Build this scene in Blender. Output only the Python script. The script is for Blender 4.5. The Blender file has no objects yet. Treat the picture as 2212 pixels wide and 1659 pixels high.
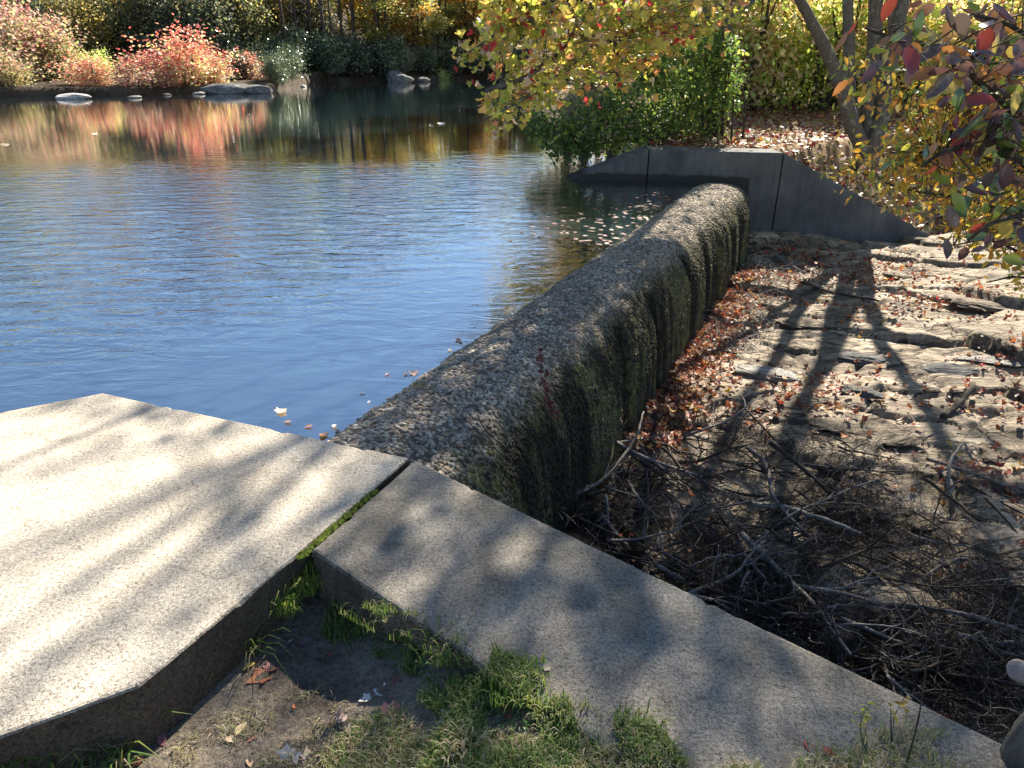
import bpy, math, random
import numpy as np
from math import radians as R
C = bpy.context.scene
COL = C.collection
rng = np.random.default_rng(7)
random.seed(7)
PITCH = R(24.95); FPX = 1520.0; HCAM = 1.4
SUN_AZ = R(22); SUN_EL = R(36)           # azimuth measured from +Y (view direction) towards +X

# ---------------------------------------------------------------- camera, sky, sun, exposure
cam = bpy.data.cameras.new('camera'); cam.sensor_width = 36; cam.lens = 36*FPX/2212
cam.clip_start = 0.05; cam.clip_end = 600
co = bpy.data.objects.new('camera', cam); COL.objects.link(co)
co.location = (0, 0, HCAM); co.rotation_euler = (math.pi/2-PITCH, 0, 0)
C.camera = co
W = bpy.data.worlds.new("World"); C.world = W; W.use_nodes = True
wn = W.node_tree.nodes; wl = W.node_tree.links
sky = wn.new('ShaderNodeTexSky'); sky.sky_type = 'NISHITA'; sky.sun_disc = False
sky.sun_elevation = SUN_EL; sky.sun_rotation = SUN_AZ
sky.dust_density = 0.1; sky.ozone_density = 3.5; sky.air_density = 1.0
wl.new(sky.outputs[0], wn['Background'].inputs[0]); wn['Background'].inputs[1].default_value = 0.056
sl = bpy.data.lights.new('sun', 'SUN'); sl.energy = 5.0; sl.angle = R(0.53); sl.color = (1, .92, .79)
so = bpy.data.objects.new('sun', sl); COL.objects.link(so)
so.rotation_euler = (math.pi/2-SUN_EL, 0, -SUN_AZ+math.pi)
C.view_settings.view_transform = 'Standard'; C.view_settings.look = 'None'
C.view_settings.gamma = 1; C.view_settings.use_curve_mapping = False
C.view_settings.exposure = 1.75
C.cycles.max_bounces = 6; C.cycles.transparent_max_bounces = 4
SD = np.array([math.sin(SUN_AZ), math.cos(SUN_AZ)])   # towards the sun, in plan
COT = 1/math.tan(SUN_EL)
cp, sp = math.cos(PITCH), math.sin(PITCH)

# ---------------------------------------------------------------- helpers
def ray(x, y):
    u = (x-1106)/FPX; v = -(y-829.5)/FPX
    return np.array([u, cp+v*sp, -sp+v*cp])
def at(x, y, z):                      # photo point (2212 wide) to the plane z
    d = ray(x, y); t = (z-HCAM)/d[2]; return np.array([d[0]*t, d[1]*t, z])
def atY(x, y, Y):                     # photo point to the depth Y
    d = ray(x, y); t = Y/d[1]; return np.array([d[0]*t, Y, HCAM+d[2]*t])
def hit(x, y, fn):
    d = ray(x, y); t = 0.8
    while t < 90:
        p = d*t
        if HCAM+p[2] < fn(p[0], p[1]): break
        t += 0.02
    return np.array([d[0]*t, d[1]*t, HCAM+d[2]*t])
def hsh(ix, iy, iz, s):
    n = (ix*374761393 + iy*668265263 + iz*2147483647 + s*974634777) & 0xffffffff
    n = ((n ^ (n >> 13))*1274126177) & 0xffffffff
    return ((n ^ (n >> 16)) & 0xffff)/65535.0
def vnoise(x, y, z=0.0, s=0):
    x = np.asarray(x, float); y = np.asarray(y, float); z = np.asarray(z, float)+0*x
    xi = np.floor(x).astype(np.int64); yi = np.floor(y).astype(np.int64); zi = np.floor(z).astype(np.int64)
    fx, fy, fz = x-xi, y-yi, z-zi
    fx = fx*fx*(3-2*fx); fy = fy*fy*(3-2*fy); fz = fz*fz*(3-2*fz)
    r = 0
    for a in (0, 1):
        for b in (0, 1):
            for c in (0, 1):
                r = r + hsh(xi+a, yi+b, zi+c, s)*(fx if a else 1-fx)*(fy if b else 1-fy)*(fz if c else 1-fz)
    return r
def fbm(x, y, z=0.0, s=0, o=4):
    r = 0; a = .5; t = 0
    for k in range(o):
        r = r + a*vnoise(np.asarray(x)*2**k, np.asarray(y)*2**k, np.asarray(z)*2**k, s+k); t += a; a *= .5
    return r/t
def sstep(a, b, x):
    t = np.clip((np.asarray(x, float)-a)/(b-a), 0, 1); return t*t*(3-2*t)

def make_mesh(name, V, F, cols=None, smooth=False):
    """V (n,3); F = list of (m,k) index arrays"""
    me = bpy.data.meshes.new(name)
    V = np.asarray(V, np.float32); F = [np.asarray(f, np.int32) for f in F if len(f)]
    me.vertices.add(len(V)); me.vertices.foreach_set('co', V.ravel())
    nl = sum(f.size for f in F); npoly = sum(len(f) for f in F)
    me.loops.add(nl); me.polygons.add(npoly)
    me.loops.foreach_set('vertex_index', np.concatenate([f.ravel() for f in F]))
    tot = np.concatenate([np.full(len(f), f.shape[1], np.int32) for f in F])
    st = np.concatenate([[0], np.cumsum(tot)[:-1]]).astype(np.int32)
    me.polygons.foreach_set('loop_start', st); me.polygons.foreach_set('loop_total', tot)
    if smooth: me.polygons.foreach_set('use_smooth', np.ones(npoly, bool))
    if cols is not None:
        ca = me.color_attributes.new('Col', 'FLOAT_COLOR', 'POINT')
        c4 = np.ones((len(V), 4), np.float32); c4[:, :3] = cols
        ca.data.foreach_set('color', c4.ravel())
    me.update(calc_edges=True); me.validate()
    return me
def link(name, me, mat, parent=None):
    o = bpy.data.objects.new(name, me); COL.objects.link(o)
    if mat is not None and not me.materials: me.materials.append(mat)
    if parent is not None: o.parent = parent
    return o
def tag(o, label, cat, group=None, kind=None):
    if label: o['label'] = label
    if cat: o['category'] = cat
    if group: o['group'] = group
    if kind: o['kind'] = kind
    return o
def empty(name, loc, label, cat, group=None, rz=0, sc=1):
    o = bpy.data.objects.new(name, None); COL.objects.link(o); o.empty_display_size = .2
    o.location = loc; o.rotation_euler = (0, 0, rz); o.scale = (sc, sc, sc)
    return tag(o, label, cat, group)
def copy_tree(o, parent=None):
    c = o.copy(); COL.objects.link(c); c.parent = parent
    for ch in o.children: copy_tree(ch, c)
    return c
class MB:
    def __init__(s): s.V = []; s.F = {}; s.n = 0; s.C = []
    def add(s, V, F, c=None):
        V = np.asarray(V, float)
        for f in F:
            f = np.asarray(f)
            s.F.setdefault(f.shape[1], []).append(f+s.n)
        s.V.append(V); s.n += len(V)
        s.C.append(np.tile(np.array(c if c is not None else (.5, .5, .5), float), (len(V), 1)) if np.ndim(c) < 2 else np.asarray(c))
    def mesh(s, name, smooth=True, cols=False, origin=None):
        V = np.concatenate(s.V)
        if origin is not None: V = V-np.asarray(origin)
        return make_mesh(name, V, [np.concatenate(f) for f in s.F.values()], np.concatenate(s.C) if cols else None, smooth)
def smooth_path(pts, k=4):
    P = np.asarray(pts, float)
    if len(P) < 3: 
        t = np.linspace(0, 1, k+1)[:, None]; return P[0]*(1-t)+P[-1]*t
    Q = np.vstack([2*P[0]-P[1], P, 2*P[-1]-P[-2]]); out = []
    for i in range(1, len(Q)-2):
        for j in range(k):
            t = j/k
            out.append(.5*((2*Q[i])+(Q[i+1]-Q[i-1])*t+(2*Q[i-1]-5*Q[i]+4*Q[i+1]-Q[i+2])*t*t+(-Q[i-1]+3*Q[i]-3*Q[i+1]+Q[i+2])*t**3))
    out.append(P[-1]); return np.array(out)
def tube(mb, path, r0, r1, n=6, rough=0.0, cap=True, c=None, rad=None):
    P = np.asarray(path, float); m = len(P)
    T = np.gradient(P, axis=0); T /= np.linalg.norm(T, axis=1)[:, None]+1e-9
    up = np.array([0, 0, 1.0]) if abs(T[0][2]) < .9 else np.array([1.0, 0, 0])
    A = np.cross(T, up); A /= np.linalg.norm(A, axis=1)[:, None]+1e-9
    B = np.cross(T, A)
    rr = np.linspace(r0, r1, m) if rad is None else np.asarray(rad)
    ang = np.arange(n)*2*math.pi/n
    rv = rr[:, None]*(1+rough*(rng.random((m, n))-.5)*2)
    V = P[:, None]+rv[..., None]*(np.cos(ang)[None, :, None]*A[:, None]+np.sin(ang)[None, :, None]*B[:, None])
    V = V.reshape(-1, 3)
    i = np.arange(m-1)[:, None]*n; j = np.arange(n)[None]; j2 = (j+1) % n
    F = np.stack([i+j, i+j2, i+n+j2, i+n+j], -1).reshape(-1, 4)
    Fs = [F]
    if cap:
        V = np.vstack([V, P[0], P[-1]]); c0 = m*n
        jj = np.arange(n); j3 = (jj+1) % n
        Fs.append(np.stack([jj*0+c0, j3, jj], -1)); Fs.append(np.stack([jj*0+c0+1, (m-1)*n+jj, (m-1)*n+j3], -1))
    mb.add(V, Fs, c)
# leaf outlines: y along the leaf, z up
OVAL = (np.array([[0, 0, 0], [-.24, .28, .05], [-.2, .68, .03], [0, 1, -.06], [.2, .68, .03], [.24, .28, .05]]), [np.array([[0, 1, 2, 3], [0, 3, 4, 5]])])
RHOMB = (np.array([[0, 0, 0], [-.35, .5, .1], [0, 1, 0], [.35, .5, .1]]), [np.array([[0, 1, 2, 3]])])
OV9 = (np.array([[0, 0, 0], [-.17, .16, .03], [-.26, .4, .06], [-.2, .7, .03], [0, 1, -.1], [.2, .7, .03], [.26, .4, .06], [.17, .16, .03], [0, .4, 0], [0, .7, -.03]]),
       [np.array([[0, 1, 2, 8], [8, 2, 3, 9], [8, 9, 5, 6], [0, 8, 6, 7]]), np.array([[9, 3, 4], [9, 4, 5]])])
def _maple():
    pts = [(0, 0), (-.12, .08), (-.40, .04), (-.36, .22), (-.55, .50), (-.32, .52), (-.2, .70), (0, 1), (.2, .70), (.32, .52), (.55, .50), (.36, .22), (.40, .04), (.12, .08)]
    V = [(x, y, .09*abs(x)*2-.05*y) for x, y in pts]+[(0, .32, -.02)]
    n = len(pts); return np.array(V), [np.array([[n, (i+1) % n, i] for i in range(n)])]
MAPLE = _maple()
OV9F = (OV9[0]*[1.3, 1, .08], OV9[1])
def _curl(sh, k):
    V = sh[0].copy(); V[:, 2] += k*((V[:, 0]**2)*2.2+((V[:, 1]-.5)**2)*.9); return V, sh[1]
def rotmats(n, droop=0.3, flat=None, r=None):
    """random leaf frames; flat = spread of the normal off vertical (radians)"""
    r = r or rng
    yaw = r.random(n)*2*math.pi
    if flat is None: pit = r.normal(-droop, .6, n); rol = r.normal(0, .8, n)
    else: pit = r.normal(0, flat, n); rol = r.normal(0, flat, n)
    cy, sy = np.cos(yaw), np.sin(yaw); cx, sx = np.cos(pit), np.sin(pit); cr, sr = np.cos(rol), np.sin(rol)
    Rz = np.zeros((n, 3, 3)); Rz[:, 0, 0] = cy; Rz[:, 0, 1] = -sy; Rz[:, 1, 0] = sy; Rz[:, 1, 1] = cy; Rz[:, 2, 2] = 1
    Rx = np.zeros((n, 3, 3)); Rx[:, 0, 0] = 1; Rx[:, 1, 1] = cx; Rx[:, 1, 2] = -sx; Rx[:, 2, 1] = sx; Rx[:, 2, 2] = cx
    Ry = np.zeros((n, 3, 3)); Ry[:, 1, 1] = 1; Ry[:, 0, 0] = cr; Ry[:, 0, 2] = sr; Ry[:, 2, 0] = -sr; Ry[:, 2, 2] = cr
    return Rz @ Rx @ Ry
def cloud(mb, shape, P, S, cols, M=None, droop=.3, flat=None):
    P = np.asarray(P); n = len(P)
    if n == 0: return
    M = rotmats(n, droop, flat) if M is None else M
    SV, SF = shape
    V = np.einsum('nij,vj->nvi', M, SV)*np.asarray(S)[:, None, None]+P[:, None]
    k = len(SV); off = (np.arange(n)*k)[:, None, None]
    mb.add(V.reshape(-1, 3), [(f[None]+off).reshape(-1, f.shape[1]) for f in SF], np.repeat(cols, k, axis=0))
def pick(pal, n, jit=.18, w=None):
    pal = np.array(pal, float); i = rng.choice(len(pal), n, p=None if w is None else np.array(w)/sum(w))
    return np.clip(pal[i]*(1+jit*(rng.random((n, 1))*2-1))*(1+.06*(rng.random((n, 3))*2-1)), 0, 1)
def inpoly(x, y, poly):
    c = False; n = len(poly)
    for i in range(n):
        x1, y1 = poly[i]; x2, y2 = poly[i-1]
        if (y1 > y) != (y2 > y) and x < (x2-x1)*(y-y1)/(y2-y1)+x1: c = not c
    return c

# ---------------------------------------------------------------- materials
class NT:
    def __init__(s, name):
        s.m = bpy.data.materials.new(name); s.m.use_nodes = True; s.t = s.m.node_tree
        s.b = s.t.nodes['Principled BSDF']; s.out = s.t.nodes['Material Output']
    def n(s, typ, **kw):
        x = s.t.nodes.new('ShaderNode'+typ)
        for k, v in kw.items(): setattr(x, k, v)
        return x
    def l(s, a, b): s.t.links.new(a, b)
    def coord(s, out='Object', scale=(1, 1, 1), rot=(0, 0, 0)):
        tc = s.n('TexCoord'); mp = s.n('Mapping'); mp.inputs['Scale'].default_value = scale; mp.inputs['Rotation'].default_value = rot
        s.l(tc.outputs[out], mp.inputs[0]); return mp.outputs[0]
    def noise(s, co, scale, detail=5, rough=.6, dist=0.0):
        x = s.n('TexNoise'); x.inputs['Scale'].default_value = scale; x.inputs['Detail'].default_value = detail
        x.inputs['Roughness'].default_value = rough; x.inputs['Distortion'].default_value = dist
        s.l(co, x.inputs['Vector']); return x.outputs['Fac']
    def ramp(s, fac, stops):
        x = s.n('ValToRGB'); e = x.color_ramp.elements
        while len(e) > 1: e.remove(e[-1])
        e[0].position = stops[0][0]; e[0].color = tuple(stops[0][1])+(1,) if len(stops[0][1]) == 3 else stops[0][1]
        for p, c in stops[1:]:
            q = e.new(p); q.color = tuple(c)+(1,)
        s.l(fac, x.inputs[0]); return x.outputs[0]
    def mix(s, fac, a, b, typ='MIX'):
        x = s.n('Mix', data_type='RGBA', blend_type=typ)
        if isinstance(fac, (int, float)): x.inputs[0].default_value = fac
        else: s.l(fac, x.inputs[0])
        for q, v in ((x.inputs[6], a), (x.inputs[7], b)):
            if isinstance(v, tuple): q.default_value = v+(1,)
            else: s.l(v, q)
        return x.outputs[2]
    def math(s, op, a, b=0.0, clamp=False):
        x = s.n('Math', operation=op); x.use_clamp = clamp
        for q, v in ((x.inputs[0], a), (x.inputs[1], b)):
            if isinstance(v, (int, float)): q.default_value = v
            else: s.l(v, q)
        return x.outputs[0]
    def bump(s, h, strength=.5, dist=.01, prev=None):
        x = s.n('Bump'); x.inputs['Strength'].default_value = strength; x.inputs['Distance'].default_value = dist
        s.l(h, x.inputs['Height'])
        if prev: s.l(prev, x.inputs['Normal'])
        return x.outputs[0]
    def fin(s, col, normal=None, rough=.85, spec=.3):
        if isinstance(col, tuple): s.b.inputs['Base Color'].default_value = col+(1,)
        else: s.l(col, s.b.inputs['Base Color'])
        if normal: s.l(normal, s.b.inputs['Normal'])
        if isinstance(rough, (int, float)): s.b.inputs['Roughness'].default_value = rough
        else: s.l(rough, s.b.inputs['Roughness'])
        s.b.inputs['Specular IOR Level'].default_value = spec
        return s.m
def BW(v): return (v, v, v)
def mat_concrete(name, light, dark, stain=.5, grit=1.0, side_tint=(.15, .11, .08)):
    t = NT(name); co = t.coord()
    sp_ = t.noise(co, 260, 3, .7); md = t.noise(co, 95, 3, .75); bl = t.noise(co, 5, 6, .65, .4); lg = t.noise(co, 1.6, 5, .6, .6)
    base = t.mix(t.ramp(bl, [(.32, BW(0)), (.68, BW(1))]), dark, light)
    a = t.ramp(sp_, [(.36, BW(.30)), (.45, BW(.85)), (.56, BW(1.0)), (.68, BW(1.4))])
    b = t.ramp(md, [(.34, BW(.42)), (.47, BW(.95)), (.56, BW(1.05)), (.68, BW(1.5))])
    c = t.mix(1.0, base, a, 'MULTIPLY'); c = t.mix(1.0, c, b, 'MULTIPLY')
    c = t.mix(t.math('MULTIPLY', t.ramp(lg, [(.42, BW(0)), (.66, BW(1))]), stain), c, t.mix(1.0, c, (.42, .41, .38), 'MULTIPLY'))
    vo = t.n('TexVoronoi'); vo.inputs['Scale'].default_value = 34; t.l(co, vo.inputs['Vector'])
    pits = t.ramp(vo.outputs['Distance'], [(.05, BW(0)), (.12, BW(1))])
    rnd = t.math('GREATER_THAN', t.noise(co, 9, 2), .6)
    c = t.mix(t.math('MULTIPLY', t.math('SUBTRACT', 1.0, pits), rnd), c, (.16, .15, .14))
    lp = t.noise(t.coord(scale=(1, 1.4, 1), rot=(0, 0, .6)), 14, 6, .75, 1.0)           # lichen and grime patches
    c = t.mix(t.ramp(lp, [(.56, BW(0)), (.64, BW(.55))]), c, t.mix(1.0, c, (.5, .48, .44), 'MULTIPLY'))
    c = t.mix(t.ramp(lp, [(.30, BW(.4)), (.38, BW(0))]), c, t.mix(1.0, c, (1.35, 1.33, 1.28), 'MULTIPLY'))
    ck = t.n('TexVoronoi', feature='DISTANCE_TO_EDGE'); ck.inputs['Scale'].default_value = .9
    dn = t.n('TexNoise'); dn.inputs['Scale'].default_value = 3; dn.inputs['Detail'].default_value = 8; t.l(co, dn.inputs['Vector'])
    dv_ = t.n('VectorMath', operation='SCALE'); dv_.inputs['Scale'].default_value = .5; t.l(dn.outputs['Color'], dv_.inputs[0]); da = t.n('VectorMath', operation='ADD'); t.l(co, da.inputs[0]); t.l(dv_.outputs[0], da.inputs[1]); t.l(da.outputs[0], ck.inputs['Vector'])
    c = t.mix(t.math('MULTIPLY', t.ramp(ck.outputs['Distance'], [(0, BW(.6)), (.004, BW(0))]), t.math('GREATER_THAN', lg, .5)), c, (.12, .11, .1))
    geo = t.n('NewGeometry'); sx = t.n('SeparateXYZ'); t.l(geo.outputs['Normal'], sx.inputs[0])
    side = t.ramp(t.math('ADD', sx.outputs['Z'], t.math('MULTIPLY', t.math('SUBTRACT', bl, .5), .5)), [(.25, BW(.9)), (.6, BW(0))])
    c = t.mix(side, c, t.mix(1.0, c, side_tint, 'MULTIPLY'))  # darkens side faces: soil dirt plus their deep shade put into the colour
    n1 = t.bump(sp_, .55*grit, .004); n2 = t.bump(md, .5*grit, .008, n1)
    return t.fin(c, n2, .92, .2)
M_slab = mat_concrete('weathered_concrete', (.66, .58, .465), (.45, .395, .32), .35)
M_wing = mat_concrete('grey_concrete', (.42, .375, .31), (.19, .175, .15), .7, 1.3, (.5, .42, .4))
def mat_farwall():
    t = NT('stained_concrete'); co = t.coord(); st = t.coord(scale=(5, 5, .7))
    bl = t.noise(co, 2.2, 6, .6); sk = t.noise(st, 2.5, 4, .6); g = t.noise(co, 120, 3, .7)
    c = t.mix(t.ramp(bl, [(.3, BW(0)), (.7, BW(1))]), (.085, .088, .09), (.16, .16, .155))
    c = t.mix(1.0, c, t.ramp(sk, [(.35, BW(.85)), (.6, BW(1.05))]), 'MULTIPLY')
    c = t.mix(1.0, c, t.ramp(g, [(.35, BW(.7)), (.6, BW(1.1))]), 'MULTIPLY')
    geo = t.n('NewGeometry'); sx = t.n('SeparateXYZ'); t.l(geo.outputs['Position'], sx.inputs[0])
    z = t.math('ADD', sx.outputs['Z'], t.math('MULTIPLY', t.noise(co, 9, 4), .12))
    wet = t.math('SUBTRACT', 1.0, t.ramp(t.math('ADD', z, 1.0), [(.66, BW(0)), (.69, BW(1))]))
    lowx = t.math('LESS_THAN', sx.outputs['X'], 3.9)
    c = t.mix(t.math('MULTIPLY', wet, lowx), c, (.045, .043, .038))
    return t.fin(c, t.bump(g, .5, .006), .9, .2)
M_farwall = mat_farwall()
def mat_aggregate():
    t = NT('exposed_aggregate'); co = t.coord(); at_ = t.n('Attribute'); at_.attribute_name = 'Col'
    g = t.noise(co, 90, 4, .7); bl = t.noise(co, 3.5, 5, .6)
    c = t.mix(1.0, at_.outputs['Color'], t.ramp(g, [(.3, BW(.6)), (.65, BW(1.25))]), 'MULTIPLY')
    c = t.mix(1.0, c, t.ramp(bl, [(.3, BW(.7)), (.7, BW(1.1))]), 'MULTIPLY')
    # moss and black algae grow on the steep downstream face
    geo = t.n('NewGeometry'); sx = t.n('SeparateXYZ'); t.l(geo.outputs['Position'], sx.inputs[0])
    d = t.math('ADD', sx.outputs['Z'], t.math('MULTIPLY', t.noise(co, 6, 4), .22))
    steep = t.math('SUBTRACT', 1.0, t.ramp(t.math('ADD', d, 1.0), [(.50, BW(0)), (.64, BW(1))]))
    mo = t.ramp(t.noise(co, 11, 5, .7), [(.38, (.014, .013, .007)), (.5, (.06, .062, .015)), (.66, (.19, .19, .045))])
    mfac = t.math('MULTIPLY', steep, t.ramp(t.noise(co, 40, 3, .6), [(.3, BW(.5)), (.6, BW(.95))]))
    c = t.mix(mfac, c, mo)
    stv = t.coord(scale=(1, 1, .12)); stn = t.noise(stv, 2.7, 3, .55)          # dark seep streaks running down the face
    c = t.mix(t.math('MULTIPLY', steep, t.ramp(stn, [(.44, BW(0)), (.56, BW(.85))])), c, (.012, .011, .009))
    return t.fin(c, t.bump(g, .5, .004), .9, .2)
M_aggr = mat_aggregate()
def mat_rock(name, cols, scale=1.0, spec=.25):
    t = NT(name); co = t.coord(); fol = t.coord(scale=(3, 14, 30), rot=(.2, .15, .9))
    f = t.noise(fol, 1.2*scale, 6, .65, .5); b = t.noise(co, 2.2*scale, 6, .6, .3); g = t.noise(co, 60, 4, .7); li = t.noise(co, 5, 5, .7, .5)
    c = t.ramp(b, [(.3, cols[0]), (.5, cols[1]), (.7, cols[2])])
    cv = t.coord(scale=(1.5, 3.4, 3.4), rot=(0, 0, .45)); ws = t.n('VectorMath', operation='ADD'); nz = t.n('TexNoise'); nz.inputs['Scale'].default_value = 2.5; nz.inputs['Detail'].default_value = 5
    t.l(cv, nz.inputs['Vector']); sc_ = t.n('VectorMath', operation='SCALE'); sc_.inputs['Scale'].default_value = .55; t.l(nz.outputs['Color'], sc_.inputs[0]); t.l(cv, ws.inputs[0]); t.l(sc_.outputs[0], ws.inputs[1])
    vo = t.n('TexVoronoi', feature='DISTANCE_TO_EDGE'); vo.inputs['Scale'].default_value = 1.1*scale; t.l(ws.outputs[0], vo.inputs['Vector'])
    vb = t.n('TexVoronoi'); vb.inputs['Scale'].default_value = 1.1*scale; t.l(ws.outputs[0], vb.inputs['Vector'])
    crk = t.ramp(vo.outputs['Distance'], [(.0, BW(0)), (.022, BW(1))])
    tone = t.n('SeparateColor'); t.l(vb.outputs['Color'], tone.inputs[0])
    c = t.mix(1.0, c, t.ramp(tone.outputs[0], [(0, BW(.68)), (1, BW(1.25))]), 'MULTIPLY')
    c = t.mix(crk, (.06, .047, .034), c)
    so_ = t.noise(t.coord(scale=(1, 1.6, 1), rot=(0, 0, .4)), 1.5, 6, .68, .8)
    if name == 'bedrock': c = t.mix(t.ramp(so_, [(.56, BW(0)), (.63, BW(.85))]), c, (.07, .052, .038))       # earth lying in the hollows
    c = t.mix(1.0, c, t.ramp(f, [(.3, BW(.5)), (.5, BW(1)), (.72, BW(1.25))]), 'MULTIPLY')
    c = t.mix(1.0, c, t.ramp(g, [(.32, BW(.62)), (.6, BW(1.12))]), 'MULTIPLY')
    c = t.mix(t.ramp(li, [(.57, BW(0)), (.68, BW(.7))]), c, (.17, .17, .085))
    n0 = t.bump(crk, 1.0, .03); n1 = t.bump(f, 1.0, .045, n0); n2 = t.bump(g, .8, .010, n1); n3 = t.bump(li, .3, .02, n2)
    return t.fin(c, n3, .85, spec)
M_ledge = mat_rock('bedrock', [(.18, .14, .10), (.33, .265, .19), (.48, .40, .305)])
M_pale = mat_rock('pale_schist', [(.34, .32, .29), (.5, .47, .42), (.6, .57, .52)])
M_grey = mat_rock('grey_gneiss', [(.10, .105, .105), (.22, .22, .21), (.42, .41, .39)], 1.6)
M_white = mat_rock('white_quartz_rock', [(.5, .47, .44), (.68, .65, .61), (.75, .72, .68)])
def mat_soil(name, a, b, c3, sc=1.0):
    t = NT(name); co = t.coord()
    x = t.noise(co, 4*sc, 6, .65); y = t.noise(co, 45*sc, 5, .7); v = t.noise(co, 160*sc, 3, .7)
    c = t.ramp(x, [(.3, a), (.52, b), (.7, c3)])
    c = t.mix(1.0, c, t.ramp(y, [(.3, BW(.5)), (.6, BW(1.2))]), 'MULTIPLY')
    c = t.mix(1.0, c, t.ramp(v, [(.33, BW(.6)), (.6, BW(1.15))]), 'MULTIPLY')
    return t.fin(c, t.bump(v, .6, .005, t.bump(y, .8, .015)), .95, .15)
M_soil = mat_soil('bare_soil', (.10, .08, .06), (.19, .155, .12), (.27, .225, .175))
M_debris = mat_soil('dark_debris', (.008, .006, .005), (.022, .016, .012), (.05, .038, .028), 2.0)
M_floor = mat_soil('leafy_forest_floor', (.16, .10, .055), (.30, .20, .11), (.36, .34, .12), .35)
M_hill = mat_soil('far_forest_floor', (.03, .022, .015), (.065, .048, .03), (.12, .10, .07), .12)
def mat_bark(name, a, b, lichen=0.0):
    t = NT(name); co = t.coord(scale=(1, 1, .25)); c2 = t.coord()
    x = t.noise(co, 40, 6, .7); y = t.noise(c2, 6, 5, .6)
    c = t.mix(t.ramp(x, [(.35, BW(0)), (.65, BW(1))]), a, b)
    if lichen: c = t.mix(t.ramp(y, [(.56, BW(0)), (.66, BW(lichen))]), c, (.34, .37, .3))
    return t.fin(c, t.bump(x, .8, .012), .9, .2)
M_bark = mat_bark('grey_bark', (.07, .06, .05), (.17, .15, .125), .5)
M_darkbark = mat_bark('dark_bark', (.035, .028, .022), (.10, .08, .06))
M_twig = mat_bark('weathered_twig', (.07, .058, .052), (.24, .22, .20))
M_palestick = mat_bark('bleached_stick', (.13, .115, .10), (.36, .33, .30))
M_root = mat_bark('rootlet', (.02, .015, .011), (.055, .04, .03))
M_cut = mat_bark('sawn_wood', (.20, .16, .155), (.34, .28, .275))
def mat_leaf(name, transl=.45, rough=.45, spec=.35, vary=.12, coat=0):
    t = NT(name); a = t.n('Attribute'); a.attribute_name = 'Col'
    oi = t.n('ObjectInfo'); hs = t.n('HueSaturation'); t.l(a.outputs['Color'], hs.inputs['Color'])
    t.l(t.math('ADD', t.math('MULTIPLY', oi.outputs['Random'], vary*.25), .5-vary*.125), hs.inputs['Hue'])
    t.l(t.math('ADD', t.math('MULTIPLY', oi.outputs['Random'], vary*3), 1-vary*1.5), hs.inputs['Value'])
    t.l(hs.outputs[0], t.b.inputs['Base Color']); t.b.inputs['Roughness'].default_value = rough; t.b.inputs['Specular IOR Level'].default_value = spec
    tr = t.n('BsdfTranslucent'); br = t.mix(1.0, hs.outputs[0], (1.5, 1.45, 1.1), 'MULTIPLY'); t.l(br, tr.inputs[0])
    mx = t.n('MixShader'); mx.inputs[0].default_value = transl; t.l(t.b.outputs[0], mx.inputs[1]); t.l(tr.outputs[0], mx.inputs[2])
    t.l(mx.outputs[0], t.out.inputs['Surface']); return t.m
M_leaf = mat_leaf('leaf_foliage', .5)
M_leafgl = mat_leaf('glossy_leaf_foliage', .2, .28, .8)
M_leafdry = mat_leaf('fallen_leaf_skin', .2, .55, .35, 0.25)
M_grass = mat_leaf('grass_blade_skin', .35, .5, .3, .05)
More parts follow.
